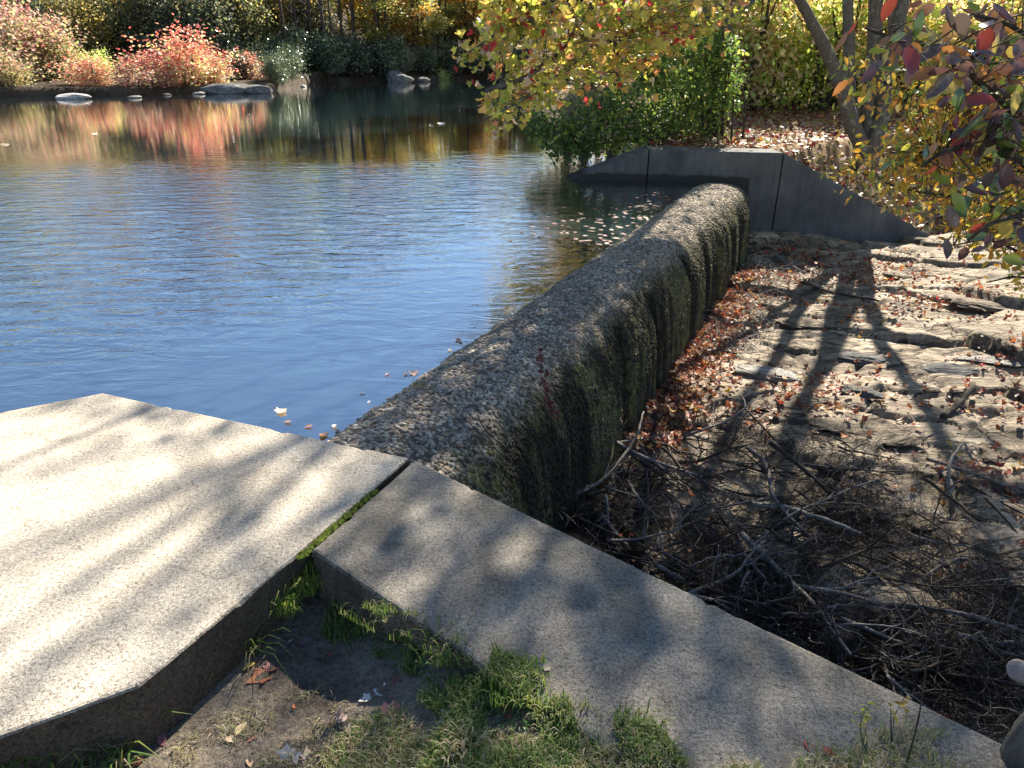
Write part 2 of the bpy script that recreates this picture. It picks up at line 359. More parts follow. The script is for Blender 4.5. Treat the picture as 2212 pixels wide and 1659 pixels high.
def mat_water():
    t = NT('pond_water_surface')
    geo = t.n('NewGeometry'); mp = t.n('Mapping'); mp.inputs['Rotation'].default_value = (0, 0, R(-14)); mp.inputs['Scale'].default_value = (2.1, 5.0, 1)
    t.l(geo.outputs['Position'], mp.inputs[0])
    a = t.noise(mp.outputs[0], 1.0, 4, .55, .9)
    m2 = t.n('Mapping'); m2.inputs['Rotation'].default_value = (0, 0, R(9)); m2.inputs['Scale'].default_value = (5.5, 11.0, 1); t.l(geo.outputs['Position'], m2.inputs[0])
    wv = t.n('TexWave', wave_type='BANDS', bands_direction='Y', wave_profile='SIN'); t.l(mp.outputs[0], wv.inputs[0])
    wv.inputs['Scale'].default_value = .22; wv.inputs['Distortion'].default_value = 5.5; wv.inputs['Detail'].default_value = 2; wv.inputs['Detail Scale'].default_value = 1.6
    b = t.noise(m2.outputs[0], 1.0, 2, .5, .4)
    h = t.math('ADD', t.math('ADD', t.math('MULTIPLY', a, .75), t.math('MULTIPLY', wv.outputs[1], .05)), t.math('MULTIPLY', b, .22))
    sx = t.n('SeparateXYZ'); t.l(geo.outputs['Position'], sx.inputs[0])
    yy = t.math('ADD', sx.outputs['Y'], t.math('MULTIPLY', t.noise(geo.outputs['Position'], .35, 3), 5.0))
    env = t.n('MapRange'); env.interpolation_type = 'SMOOTHSTEP'
    t.l(yy, env.inputs[0])
    for k, v in zip((1, 2, 3, 4), (13.0, 19.0, 1.0, .08)): env.inputs[k].default_value = v
    en2 = t.n('MapRange'); en2.interpolation_type = 'SMOOTHSTEP'; t.l(yy, en2.inputs[0])
    for k, v in zip((1, 2, 3, 4), (4.8, 8.5, .28, 1.0)): en2.inputs[k].default_value = v
    # sheltered, smoother water in the lee of the weir and far wall
    lee = t.n('MapRange'); lee.interpolation_type = 'SMOOTHSTEP'
    t.l(t.math('SUBTRACT', sx.outputs['X'], t.math('MULTIPLY', sx.outputs['Y'], .42)), lee.inputs[0])
    for k, v in zip((1, 2, 3, 4), (-5.0, -3.2, 1.0, .42)): lee.inputs[k].default_value = v
    st = t.math('MULTIPLY', t.math('MULTIPLY', env.outputs[0], en2.outputs[0]), lee.outputs[0])
    bp = t.n('Bump'); bp.inputs['Strength'].default_value = 1.0; bp.inputs['Distance'].default_value = .028
    t.l(t.math('MULTIPLY', h, st), bp.inputs['Height'])
    t.b.inputs['IOR'].default_value = 1.33; 
    t.fin((.018, .034, .044), bp.outputs[0], .03, .5)  # slight blue in the base colour stands in for sky reflection
    t.b.inputs['IOR'].default_value = 1.45
    t.b.inputs['Coat Weight'].default_value = 1.0; t.b.inputs['Coat Roughness'].default_value = .02; t.b.inputs['Coat IOR'].default_value = 4.2
    t.l(bp.outputs[0], t.b.inputs['Coat Normal'])
    return t.m
M_water = mat_water()
def mat_moss():
    t = NT('moss'); co = t.coord(); x = t.noise(co, 70, 5, .7)
    return t.fin(t.ramp(x, [(.3, (.025, .03, .008)), (.5, (.09, .12, .02)), (.7, (.2, .25, .04))]), t.bump(x, 1, .01), .95, .1)
M_moss = mat_moss()

# ---------------------------------------------------------------- the plan of the place
ZW = -0.5
WD = np.array([.434, .901]); WN = np.array([.901, -.434]); W0 = np.array([-.996, 3.386])     # weir: along, across, origin on its pond edge
def wc(s, u): return W0+WD*s+WN*u
SLAB = [(-.398, 2.338), (-1.881, 2.916), (-4.4, 1.50), (-3.4, -.18), (-.917, 1.255), (-.652, 1.792)]
WING = [(-.374, 2.324), (1.101, 1.100), (1.75, .56), (1.37, .11), (.09, 1.18), (-.627, 1.782)]
def ground_z(x, y):
    x = np.asarray(x, float); y = np.asarray(y, float)
    z = -.2+.178*sstep(-.62, .12, x+.15*(1.4-y))+.02*sstep(.55, .9, x)*sstep(1.25, 1.0, y)+.035*sstep(1.15, .9, y)
    return z+.022*(fbm(x*3, y*3, 0, 3)-.5)+.012*(fbm(x*14, y*14, 0, 5)-.5)
seeds = []
_r = np.random.default_rng(11)
NS = 360
SX = _r.uniform(-.5, 11, NS); SY = _r.uniform(-1, 13, NS); SO = _r.normal(0, .024, NS); ST = _r.normal(0, .038, (NS, 2))
def bed_z(x, y):
    x = np.asarray(x, float); y = np.asarray(y, float); shp = x.shape; x = x.ravel(); y = y.ravel()
    wx = x+.28*(fbm(x*1.3, y*1.3, 0, 21)-.5)*2; wy = y+.28*(fbm(x*1.3, y*1.3, 0, 31)-.5)*2
    ca, sa = math.cos(.45), math.sin(.45)
    p = (wx*ca-wy*sa)*.75; q = (wx*sa+wy*ca)*1.35; sx = (SX*ca-SY*sa)*.75; sy = (SX*sa+SY*ca)*1.35
    out = np.zeros(len(x))
    for k in range(0, len(x), 20000):
        d = np.hypot(p[k:k+20000, None]-sx, q[k:k+20000, None]-sy)
        i = np.argpartition(d, 1, axis=1)[:, :2]; dd = np.take_along_axis(d, i, 1)
        o = np.argsort(dd, axis=1); i = np.take_along_axis(i, o, 1); dd = np.take_along_axis(dd, o, 1)
        c = i[:, 0]; gap = dd[:, 1]-dd[:, 0]
        out[k:k+20000] = SO[c]+ST[c, 0]*(x[k:k+20000]-SX[c])+ST[c, 1]*(y[k:k+20000]-SY[c])-.045*(1-sstep(0, .09, gap))
    du = (x-W0[0])*WN[0]+(y-W0[1])*WN[1]-.95
    base = -1.55+.05*np.clip(du, 0, 6)+.06*np.clip(x-5.5, 0, 9)+.5*sstep(7.5, 10, x)
    base = base+.33*sstep(10.2, 11.6, y-.05*x)*sstep(6.5, 4.3, x)       # rubble heaped at the far wall
    base = base-.10*sstep(3.6, 2.4, y)
    z = base+out*1.1+.09*(fbm(x*1.1, y*1.1, 0, 41)-.5)+.05*(fbm(x*5, y*3.2, 0, 51)-.5)+.022*(fbm(x*16, y*11, 0, 61)-.5)
    return z.reshape(shp)
class Lut:
    """a height function sampled once on a grid, for quick look-ups"""
    def __init__(s, fn, x0, x1, y0, y1, h):
        s.a = (x0, y0, h); xs = np.arange(x0, x1, h); ys = np.arange(y0, y1, h)
        X, Y = np.meshgrid(xs, ys); s.g = np.asarray(fn(X, Y)); s.n = s.g.shape
    def __call__(s, x, y):
        x0, y0, h = s.a; i = min(max(int((x-x0)/h+.5), 0), s.n[1]-1); j = min(max(int((y-y0)/h+.5), 0), s.n[0]-1)
        return float(s.g[j, i])
bz = Lut(bed_z, -1, 14, -1, 12.4, .03)
gz = Lut(ground_z, -3, 3, -1, 3, .02)
SHR = [(12.3, 1.2), (13.6, 2.2), (16, 2.7), (20, 2.4), (28, 1.8), (45, .8), (73, 0), (90, 0)]      # right shoreline: y, x
def shore_x(y): return np.interp(y, [a for a, b in SHR], [b for a, b in SHR])
def walltop(x): return np.interp(x, [.9, 2.27, 4.35, 7.6, 9.5], [-.52, 0, 0, -1.62, -1.9])
def wallfront(x): return np.interp(x, [.9, 2.27, 4.35, 7.6, 9.5], [12.27, 12.2, 11.78, 11.55, 11.5])
def bank_z(x, y):
    x = np.asarray(x, float); y = np.asarray(y, float)
    d = x-shore_x(y)
    z = -.9+.9*sstep(-.5, .9, d)+.02*np.clip(y-13, 0, 6)+.13*np.clip(y-19, 0, 60)*sstep(0, 6, d)+.06*np.clip(x-7, 0, 30)
    wb = wallfront(x)+.55
    lim = walltop(x)-.05+.75*np.clip(y-wb-.02, 0, 9)
    z = np.where(y < wb+.01, walltop(x)-.25, np.minimum(z, lim))
    return z+.07*(fbm(x*.9, y*.9, 0, 71)-.5)*sstep(13, 14, y)+.03*(fbm(x*5, y*5, 0, 72)-.5)
FS = [(-120, 34), (-60, 36), (-26.4, 39.2), (-20, 42.2), (-16, 44.6), (-14.6, 46.5)]
def far_shore(x):
    a = np.interp(x, [p[0] for p in FS], [p[1] for p in FS])
    b = np.interp(x, [-60, -17.5, -10, -3, 8, 40], [50, 57, 65, 73, 77, 80])
    return np.where(np.asarray(x) < -14.6, a, b)
def hill_z(x, y):
    x = np.asarray(x, float); y = np.asarray(y, float)
    pen = (x < -14.6)
    d = y-far_shore(x)
    b = np.interp(x, [-60, -17.5, -10, -3, 8, 40], [50, 57, 65, 73, 77, 80])
    d2 = y-b
    z = -1.2+1.1*sstep(-.5, .6, d)+.03*np.clip(d, 0, 12)+.17*np.clip(d2-1, 0, 60)
    return z+.35*(fbm(x*.25, y*.25, 0, 81)-.5)

bnk = Lut(bank_z, 0, 40, 11, 60, .1)
# ---------------------------------------------------------------- the setting
def grid_mesh(name, xs, ys, fn, mat, keep=None):
    X, Y = np.meshgrid(xs, ys); Z = fn(X, Y); nx, ny = len(xs), len(ys)
    V = np.stack([X.ravel(), Y.ravel(), np.asarray(Z).ravel()], 1)
    i = (np.arange(ny-1)[:, None]*nx+np.arange(nx-1)[None]).ravel()
    F = np.stack([i, i+1, i+nx+1, i+nx], 1)
    if keep is not None:
        cx = V[F].mean(1); F = F[keep(cx[:, 0], cx[:, 1])]
        u, inv = np.unique(F, return_inverse=True); V = V[u]; F = inv.reshape(F.shape)
    o = link(name, make_mesh(name, V, [F], None, True), mat); o['kind'] = 'structure'; return o
wm = WN  # across
def wing_side(x, y):      # signed distance to the wing centre line, + on the gully side
    p0 = np.array([-.5, 2.05]); d = np.array([.770, -.638]); n = np.array([.638, .770])
    return (x-p0[0])*n[0]+(y-p0[1])*n[1]
grid_mesh('ground', np.concatenate([np.linspace(-60, -3.6, 30), np.arange(-3.5, 2.6, .02)]), np.concatenate([np.linspace(-60, -.3, 30), np.arange(-.2, 2.3, .02)]), ground_z, M_soil,
          lambda x, y: (wing_side(x, y) < 0) & (y < 2.0+.5*(x+.6)*(x < -.6)) & ((x > -3) | (y < -.2)))
def bedkeep(x, y):
    du = (x-W0[0])*WN[0]+(y-W0[1])*WN[1]
    return (du > .62) & (wing_side(x, y) > -.05) & (y < wallfront(x)+.25) & (y > -6)
grid_mesh('creek_bed', np.concatenate([np.arange(-.6, 8.6, .03), np.arange(8.7, 26, .3)]), np.concatenate([np.arange(-6, .9, .3), np.arange(1.0, 12.2, .03)]), bed_z, M_ledge, bedkeep)
grid_mesh('forest_floor', np.concatenate([np.arange(.3, 12, .08), np.arange(12.2, 70, .8)]), np.concatenate([np.arange(11.5, 22, .08), np.arange(22.3, 110, .8)]), bank_z, M_floor,
          lambda x, y: (y > wallfront(x)+.3))
grid_mesh('hillside', np.concatenate([np.arange(-150, -40, 2.0), np.arange(-40, 20, .3), np.arange(20, 60, 1.5)]), np.concatenate([np.arange(32, 80, .25), np.arange(80, 150, 1.5)]), hill_z, M_hill)
def water():
    pts = [wc(-1.0, .25), wc(9.2, .25), (3.7, 12.45), (6, 13.6), (12, 20), (12, 110), (-150, 110), (-150, -20), (-3.2, -20), (-2.5, 1.2)]
    V = np.array([(p[0], p[1], ZW) for p in pts])
    me = bpy.data.meshes.new('water'); me.from_pydata([tuple(v) for v in V], [], [list(range(len(V)))[::-1]]); me.update()
    import bmesh
    bm = bmesh.new(); bm.from_mesh(me); bmesh.ops.triangulate(bm, faces=bm.faces[:]); bmesh.ops.recalc_face_normals(bm, faces=bm.faces[:])
    for f in bm.faces:
        if f.normal.z < 0: f.normal_flip()
    bm.to_mesh(me); bm.free()
    o = link('water', me, M_water); o['kind'] = 'structure'
water()
def slab(name, poly, ztop, zbot, mat, chip=.0025, bev=.009, step=.02):
    P = []
    n = len(poly)
    zt = ztop if callable(ztop) else (lambda x, y: ztop)
    for i in range(n):
        a = np.array(poly[i]); b = np.array(poly[(i+1) % n]); m = max(2, int(np.linalg.norm(b-a)/step))
        for k in range(m):
            q = a+(b-a)*k/m
            if k == 0 or min(np.linalg.norm(q-a), np.linalg.norm(q-b)) > .05: P.append(q)
    P = np.array(P); m = len(P)
    T = np.roll(P, -1, 0)-np.roll(P, 1, 0); T /= np.linalg.norm(T, axis=1)[:, None]
    N = np.stack([T[:, 1], -T[:, 0]], 1)
    area = .5*np.sum(P[:, 0]*np.roll(P[:, 1], -1)-np.roll(P[:, 0], -1)*P[:, 1])
    if area < 0: N = -N
    ch = chip*(fbm(P[:, 0]*9, P[:, 1]*9, 0, 91)-.5)*2+chip*.8*(vnoise(P[:, 0]*60, P[:, 1]*60, 0, 92)-.5)*2
    big = (vnoise(P[:, 0]*16, P[:, 1]*16, 0, 95) > .80)*rng.random(m)*.015
    top = P-N*(bev+np.abs(ch)+big)[:, None]; out = P+N*ch[:, None]*.6
    zz = np.array([zt(*p) for p in P])
    rows = [np.c_[top, zz], np.c_[(top+out*2)/3-N*.0, zz-.003-big*.4], np.c_[out, zz-bev-big], np.c_[out-N*.004, zz-.10], np.c_[out, np.full(m, zbot)]]
    V = np.vstack(rows); F = []
    for r in range(len(rows)-1):
        i = np.arange(m); j = (i+1) % m
        F.append(np.stack([r*m+i, (r+1)*m+i, (r+1)*m+j, r*m+j], 1) if area > 0 else np.stack([r*m+i, r*m+j, (r+1)*m+j, (r+1)*m+i], 1))
    me = bpy.data.meshes.new(name)
    faces = [list(map(int, f)) for q in F for f in q]+[list(range(m)) if area > 0 else list(range(m))[::-1]]
    me.from_pydata([tuple(v) for v in V], [], faces); me.update()
    return link(name, me, mat)
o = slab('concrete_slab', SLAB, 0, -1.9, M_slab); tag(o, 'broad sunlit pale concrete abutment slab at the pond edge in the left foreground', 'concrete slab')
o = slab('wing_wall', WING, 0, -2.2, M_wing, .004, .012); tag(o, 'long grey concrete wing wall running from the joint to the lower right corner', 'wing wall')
mb = MB()       # moss in the joint
a0, a1 = np.array([-.42, 2.28]), np.array([-.66, 1.76])
for k in range(420):
    t_ = rng.random()**.7; p = a0*(1-t_)+a1*t_+rng.normal(0, .004, 2); r = .006+.008*rng.random()
    if t_ < .3: continue
    V = np.array([[0, 0, 1], [1, 0, 0], [0, 1, 0], [-1, 0, 0], [0, -1, 0]])*r*[1, 1, .8]
    mb.add(V+[p[0], p[1], -.02+.012*rng.random()], [np.array([[0, 1, 2], [0, 2, 3], [0, 3, 4], [0, 4, 1]])])
for k in range(60):
    pass
tag(link('moss', mb.mesh('moss'), M_moss), 'green moss filling the joint between the two near concrete slabs', 'moss', kind='stuff')
mb = MB(); q = np.array([[-.385, 2.33], [-.642, 1.786]]); 
V = np.array([[-.41, 2.33, -.035], [-.36, 2.31, -.035], [-.62, 1.775, -.028], [-.665, 1.80, -.028]]); mb.add(V, [np.array([[0, 3, 2, 1]])])
o = link('joint_soil', mb.mesh('joint_soil'), M_root); o['kind'] = 'structure'

# far abutment: three cast segments with open joints
def wallseg(name, xa, xb, label, ang=0):
    n = max(26, int((xb-xa)/.03)); xs = np.linspace(xa, xb, n); V = []; nz_ = (vnoise(xs*14, xs*0, 0, 8)-.5)*.016+(vnoise(xs*45, xs*0, 0, 9) > .8)*-.012; it = iter(nz_)
    for x in xs:
        f = float(wallfront(x)); z = float(walltop(x)); e = float(next(it))
        V += [(x, f, -2.2), (x, f-e*.3, z-.02+e), (x, f+.018-e, z+e*.3), (x, f+.54, z+.004), (x, f+.555, z-.012), (x, f+.555, -2.2)]
    V = np.array(V); F = []
    for i in range(n-1):
        for k in range(6):
            a = i*6+k; b = i*6+(k+1) % 6; F.append([a, a+6, b+6, b])
    me = bpy.data.meshes.new(name); me.from_pydata([tuple(v) for v in V], [], F+[[0, 1, 2, 3, 4, 5], [(n-1)*6+5-k for k in range(6)]]); me.update()
    import bmesh
    bm = bmesh.new(); bm.from_mesh(me); bmesh.ops.recalc_face_normals(bm, faces=bm.faces[:]); bm.to_mesh(me); bm.free()
    return tag(link(name, me, M_farwall), label, 'concrete wall')
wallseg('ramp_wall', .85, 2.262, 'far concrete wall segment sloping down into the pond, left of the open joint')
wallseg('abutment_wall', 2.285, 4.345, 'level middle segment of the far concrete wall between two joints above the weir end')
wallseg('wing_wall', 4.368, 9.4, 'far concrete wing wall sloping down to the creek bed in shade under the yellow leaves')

# ---------------------------------------------------------------- weir
PU = np.array([-.10, -.03, .0, .08, .2, .34, .45, .55, .635, .71, .775, .83, .87, .90, .92, .935, .95, .97, 1.0])
PZ = np.array([-1.2, -.6, -.515, -.475, -.452, -.444, -.447, -.462, -.49, -.53, -.585, -.655, -.74, -.84, -.96, -1.12, -1.3, -1.5, -2.0])
AL = np.concatenate([[0], np.cumsum(np.hypot(np.diff(PU), np.diff(PZ)))])
def weir_pt(s, a):
    """s along the weir, a = arc length across it"""
    u = np.interp(a, AL, PU); z = np.interp(a, AL, PZ)
    face = sstep(.58, .9, u)*sstep(-.45, -.75, z)
    fl = .016*np.sin(s*5.2+1.2*np.sin(s*1.7))+.008*np.sin(s*11.3+2)+.13*(fbm(s*2.3, s*0, 0, 101)-.5)
    groove = -.075*np.exp(-((s-2.55)/.07)**2)-.06*np.exp(-((s-3.55)/.05)**2)-.05*np.exp(-((s-4.9)/.06)**2)-.05*np.exp(-((s-6.6)/.07)**2)
    u = u+.06*np.clip(1-s/3.5, 0, 1)*sstep(.3, .6, u)+face*(fl+groove)+.02*(fbm(s*1.2, a*2, 0, 103)-.5)*(u > .05)
    e = (u < .1)*.035*(fbm(s*6, s*0, 0, 104)-.5)*2
    z = z+.018*(fbm(s*2, a*3, 0, 105)-.5)
    return np.stack([W0[0]+WD[0]*s+WN[0]*(u+e), W0[1]+WD[1]*s+WN[1]*(u+e), z+0*s], -1)
s_ = np.arange(-1.35, 9.35, .02); a_ = np.concatenate([np.arange(0, AL[-3], .02), [AL[-3], AL[-2], AL[-1]]])
S2, A2 = np.meshgrid(s_, a_); V = weir_pt(S2.ravel(), A2.ravel())
V[:, 2] += .006*(vnoise(V[:, 0]*60, V[:, 1]*60, V[:, 2]*60, 9)-.5)
nx = len(s_); i = (np.arange(len(a_)-1)[:, None]*nx+np.arange(nx-1)[None]).ravel()
mb = MB(); mb.add(V, [np.stack([i, i+nx, i+nx+1, i+1], 1)], (.15, .125, .095))
def ico(sub=0):
    import bmesh
    bm = bmesh.new(); bmesh.ops.create_icosphere(bm, subdivisions=sub+1, radius=1); 
    V = np.array([v.co[:] for v in bm.verts]); F = np.array([[v.index for v in f.verts] for f in bm.faces]); bm.free(); return V, F
I0, I1 = ico(0), ico(1)
NP = 46000
ss = -1.3+10.5*rng.random(NP)**1.25; aa = AL[2]+(AL[-3]-AL[2])*rng.random(NP)
p = weir_pt(ss, aa); pa = weir_pt(ss, aa+.02); ps = weir_pt(ss+.02, aa)
ta = pa-p; tb = ps-p; nn = np.cross(tb, ta); nn /= np.linalg.norm(nn, axis=1)[:, None]+1e-9
nn[nn[:, 2]+nn[:, 0]*.9-nn[:, 1]*.4 < 0] *= -1
tb /= np.linalg.norm(tb, axis=1)[:, None]+1e-9; ta = np.cross(nn, tb)
th = rng.random(NP)*math.pi; r1 = (.0075+.0095*rng.random(NP)**1.6)*(1+.1*ss.clip(0)); r2 = r1*(.5+.3*rng.random(NP)); r1 = r1*(1+.4*np.clip(1-ss/3, 0, 1)); r2 = r2*(1+.4*np.clip(1-ss/3, 0, 1)); r3 = r1*(.30+.25*rng.random(NP))
e1 = tb*np.cos(th)[:, None]+ta*np.sin(th)[:, None]; e2 = np.cross(nn, e1)
tlt = rng.normal(0, .22, (NP, 1)); n3 = nn+e1*tlt; n3 /= np.linalg.norm(n3, axis=1)[:, None]; e1 = np.cross(e2, n3)
pc = pick([(.42, .355, .275), (.33, .28, .22), (.52, .445, .35), (.24, .20, .155), (.42, .325, .23), (.62, .56, .46)], NP, .2, [4, 4, 3, 3, 2, .8])
for (SV, SF), sel in ((I1, ss < 1.6), (I0, ss >= 1.6)):
    k = np.where(sel)[0]
    V = (SV[None, :, 0:1]*(e1[k]*r1[k, None])[:, None]+SV[None, :, 1:2]*(e2[k]*r2[k, None])[:, None]+SV[None, :, 2:3]*(n3[k]*r3[k, None])[:, None])
    V *= (1+.16*(rng.random(V.shape[:2])-.5)*2)[..., None]
    V += (p[k]+nn[k]*r3[k, None]*.12)[:, None]
    off = (np.arange(len(k))*len(SV))[:, None, None]
    mb.add(V.reshape(-1, 3), [(SF[None]+off).reshape(-1, 3)], np.repeat(pc[k], len(SV), 0))
o = link('weir', mb.mesh('weir', True, True), M_aggr)
tag(o, 'rounded spillway weir of pebbly exposed aggregate with mossy fluted downstream face', 'weir')

# ---------------------------------------------------------------- rocks
def rock_mesh(name, seed, flat=.35, rough=.25, sub=3, blocky=.5):
    import bmesh
    bm = bmesh.new(); bmesh.ops.create_icosphere(bm, subdivisions=sub, radius=1)
    V = np.array([v.co[:] for v in bm.verts]); F = np.array([[v.index for v in f.verts] for f in bm.faces]); bm.free()
    r = np.random.default_rng(seed)
    for k in range(9):          # cleave with planes for flat faces
        n = r.normal(0, 1, 3); n /= np.linalg.norm(n); d = .55+.35*r.random()
        h = V @ n-d; V = V-np.outer(np.clip(h, 0, 9)*blocky*1.6, n) if blocky else V
    V *= (1+rough*(fbm(V[:, 0]*1.8+seed, V[:, 1]*1.8, V[:, 2]*1.8, seed)-.5)*2)[:, None]
    V *= (1+.10*(fbm(V[:, 0]*5+seed, V[:, 1]*5, V[:, 2]*22, seed+5)-.5)*2)[:, None]
    V[:, 2] *= flat
    return make_mesh(name, V, [F], None, True)
def put_rock(x, y, w, fn, label, mat, seed, flat=.4, asp=.6, rz=0, sink=.35, sub=4, name='rock', group=None, tilt=(0, 0)):
    p = hit(x, y, fn); dist = np.linalg.norm(p-[0, 0, HCAM]); r = w/FPX*dist*.5
    o = link(name, rock_mesh(name, seed, 1, .22, sub, .55), mat)
    o.scale = (r, r*asp, r*flat); o.rotation_euler = (tilt[0], tilt[1], rz); o.location = (p[0], p[1], p[2]+r*flat*(1-2*sink)*.6)
    tag(o, label, 'rock', group); return o
BED = lambda x, y: bz(x, y)
bedrocks = [(1680, 815, 190, 'long pale slab rock with a dark undercut, beside the red leaves of the creek bed', M_pale, .16, .42, -.25, 'rock_slab'),
 (1858, 848, 105, 'small grey foliated slab just right of the long pale slab', M_grey, .22, .4, -.3, 'rock_slab'),
 (1925, 1170, 85, 'rounded tan rock alone beside the brush pile', M_ledge, .4, .62, -.2, 'rock'),
 (1700, 870, 230, 'flat tan ledge block below the long pale slab', M_ledge, .10, .34, -.15, 'rock_slab'),
 (1880, 780, 120, 'grey crested rock in the middle of the creek bed', M_grey, .25, .5, -.2, 'rock'),
 (1600, 915, 100, 'sloping tan rock at the upper edge of the brush pile', M_ledge, .3, .6, .2, 'rock'),
 (1880, 930, 210, 'broad smooth tan ledge rock crossed by branch shadows', M_ledge, .16, .5, -.25, 'rock_slab'),
 (2040, 800, 110, 'dark mossy rock among the forked tree shadows', M_grey, .25, .5, -.3, 'rock'),
 (2150, 780, 120, 'bright sunlit flat rock at the right edge of the creek bed', M_pale, .15, .5, -.3, 'rock_slab'),
 (2120, 660, 150, 'large sunlit tan rock below the purple-leaved shrub', M_ledge, .2, .5, -.2, 'rock'),
 (1960, 600, 100, 'low brown rock in shade below the far wing wall', M_ledge, .25, .6, .2, 'rock'),
 (1470, 800, 60, 'small grey stone at the foot of the mossy weir face', M_grey, .5, .7, .4, 'rock'),
 (1690, 565, 55, 'squared grey stone against the foot of the weir far end', M_grey, .6, .7, .3, 'rock'),
 (2010, 1270, 110, 'tan rock half buried in twigs right of the rounded tan rock', M_ledge, .3, .6, -.4, 'rock'),
 (2130, 1180, 90, 'flat brown rock in shade near the right edge of the frame', M_ledge, .25, .6, -.4, 'rock'),
 (2000, 1130, 80, 'wedge of brown rock between the curled root and the leaves', M_ledge, .3, .6, .3, 'rock'),
 (1810, 1000, 90, 'tan rock poking out of the top of the brush pile', M_ledge, .3, .6, -.2, 'rock'),
 (1560, 720, 70, 'rounded brown rock among leaves along the middle of the weir foot', M_ledge, .35, .6, .1, 'rock'),
 (1740, 700, 130, 'smooth brown rock hump left of the trunk shadow', M_ledge, .22, .55, -.3, 'rock'),
 (2150, 990, 90, 'pale brown rock beside the red-leaf drift at the right edge', M_ledge, .3, .6, .3, 'rock')]
for k, (x, y, w, lb, mt, fl, asp, rz, nm) in enumerate(bedrocks):
    put_rock(x, y, w, BED, lb, mt, 300+k, fl*.62, asp, rz, .42, 5, nm, tilt=(.12*math.sin(k*2.1), .1*math.cos(k*1.3)))
WAT = lambda x, y: ZW
for k, (x, y, w, lb, mt, fl, asp) in enumerate([
 (155, 214, 68, 'low white rock lying in the water off the red bushes', M_white, .2, .5),
 (490, 202, 100, 'dark rounded shore boulder with pale top under the last red bush', M_grey, .27, .6),
 (556, 202, 60, 'low grey boulder at the tip of the left shore point', M_grey, .35, .6),
 (855, 177, 36, 'upper grey boulder leaning on the far central shore', M_grey, .95, .8),
 (872, 179, 46, 'lower grey boulder at the waterline of the far central shore', M_grey, .45, .7),
 (915, 177, 26, 'small grey stone right of the central boulders', M_grey, .5, .7),
 (292, 212, 24, 'tiny pale stone below the middle of the red bushes', M_pale, .3, .6),
 (362, 206, 14, 'smallest pale stone between the red bushes and the boulder', M_pale, .4, .6),
 (430, 204, 28, 'flat pale stone just left of the dark shore boulder', M_pale, .25, .6),
 (655, 188, 14, 'little white stone right of the shore point', M_white, .4, .6)]):
    put_rock(x, y, w, WAT, lb, mt, 400+k, fl, asp, .1*k, .15, 3, 'shore_boulder' if w > 30 else 'stone')

# ---------------------------------------------------------------- far shore vegetation
PAL_Y = [(.55, .42, .08), (.62, .38, .07), (.45, .40, .10), (.50, .28, .06), (.36, .36, .10)]
PAL_YG = [(.56, .60, .20), (.74, .72, .34), (.40, .50, .13), (.78, .70, .38), (.28, .38, .09)]
PAL_G = [(.07, .12, .035), (.10, .17, .04), (.13, .20, .05), (.05, .09, .03), (.20, .24, .06)]
PAL_DG = [(.06, .09, .05), (.09, .13, .07), (.13, .17, .10), (.19, .23, .14)]
PAL_R = [(.54, .14, .16), (.60, .27, .28), (.56, .32, .26), (.42, .08, .10), (.46, .38, .23), (.28, .28, .14)]
PAL_PK = [(.60, .36, .36), (.60, .42, .36), (.46, .42, .27), (.64, .26, .27), (.38, .38, .23)]
PAL_O = [(.60, .26, .06), (.62, .36, .08), (.46, .18, .05), (.5, .36, .1)]
def grow(mb, base, h, r, spread, seed, levels=3, lean=(0, 0), first=.35, nb=7):
    """tapered trunk with limbs; returns leaf anchor points"""
    r_ = np.random.default_rng(seed); anchors = []
    def branch(p0, d, L, rad, lev):
        n = 5; pts = [p0]; dd = d.copy()
        for k in range(n):
            dd = dd+r_.normal(0, .13 if lev else .045, 3)+np.array([0, 0, .05 if lev else .0]); dd /= np.linalg.norm(dd)
            pts.append(pts[-1]+dd*L/n)
        P = smooth_path(pts, 3 if lev < 2 else 1)
        tube(mb, P, rad, rad*(.35 if lev else .3), 8 if lev == 0 else (5 if lev == 1 else 3), .06 if lev == 0 else 0, cap=lev == 0)
        if lev >= 1: anchors.extend(P[len(P)//2:])
        if lev < levels-1:
            m = nb if lev == 0 else 4
            for k in range(m):
                t = first+(1-first)*(k+.5)/m if lev == 0 else .35+.6*k/m
                q = P[min(len(P)-1, int(t*len(P)))]; az = r_.random()*2*math.pi if lev else k*2.4+r_.random()
                out = np.array([math.cos(az), math.sin(az), .55+.4*r_.random()]) if lev == 0 else dd*.6+np.array([math.cos(az), math.sin(az), .3*r_.random()])*.7
                out /= np.linalg.norm(out)
                branch(q, out, (spread*(1.1-.45*t) if lev == 0 else L*.5)*(.8+.4*r_.random()), rad*(.42 if lev == 0 else .5), lev+1)
    d0 = np.array([lean[0], lean[1], 1.0]); branch(np.array(base, float), d0/np.linalg.norm(d0), h, r, 0)
    return np.array(anchors)
def tree_proto(name, h, r, spread, pal, nleaf, lsize, seed, first=.35, mat=None, bark=None, cl=.5, nb=8, shape=RHOMB, levels=3):
    root = bpy.data.objects.new(name, None); COL.objects.link(root)
    mt = MB(); A = grow(mt, (0, 0, -.3), h, r, spread, seed, levels, first=first, nb=nb)
    link('trunk', mt.mesh('trunk'), bark or M_darkbark, root)
    c = MB(); i = rng.integers(0, len(A), nleaf)
    sub = A[i]+rng.normal(0, cl, (nleaf, 3))*[1, 1, .6]
    tone = fbm(sub[:, 0]*.8+seed, sub[:, 1]*.8, sub[:, 2]*.8, seed)[:, None]
    cols = pick(pal, nleaf); 
    cloud(c, shape, sub, lsize*(.7+.6*rng.random(nleaf)), cols)
    link('crown', c.mesh('crown', False, True), mat or M_leaf, root)
    return root
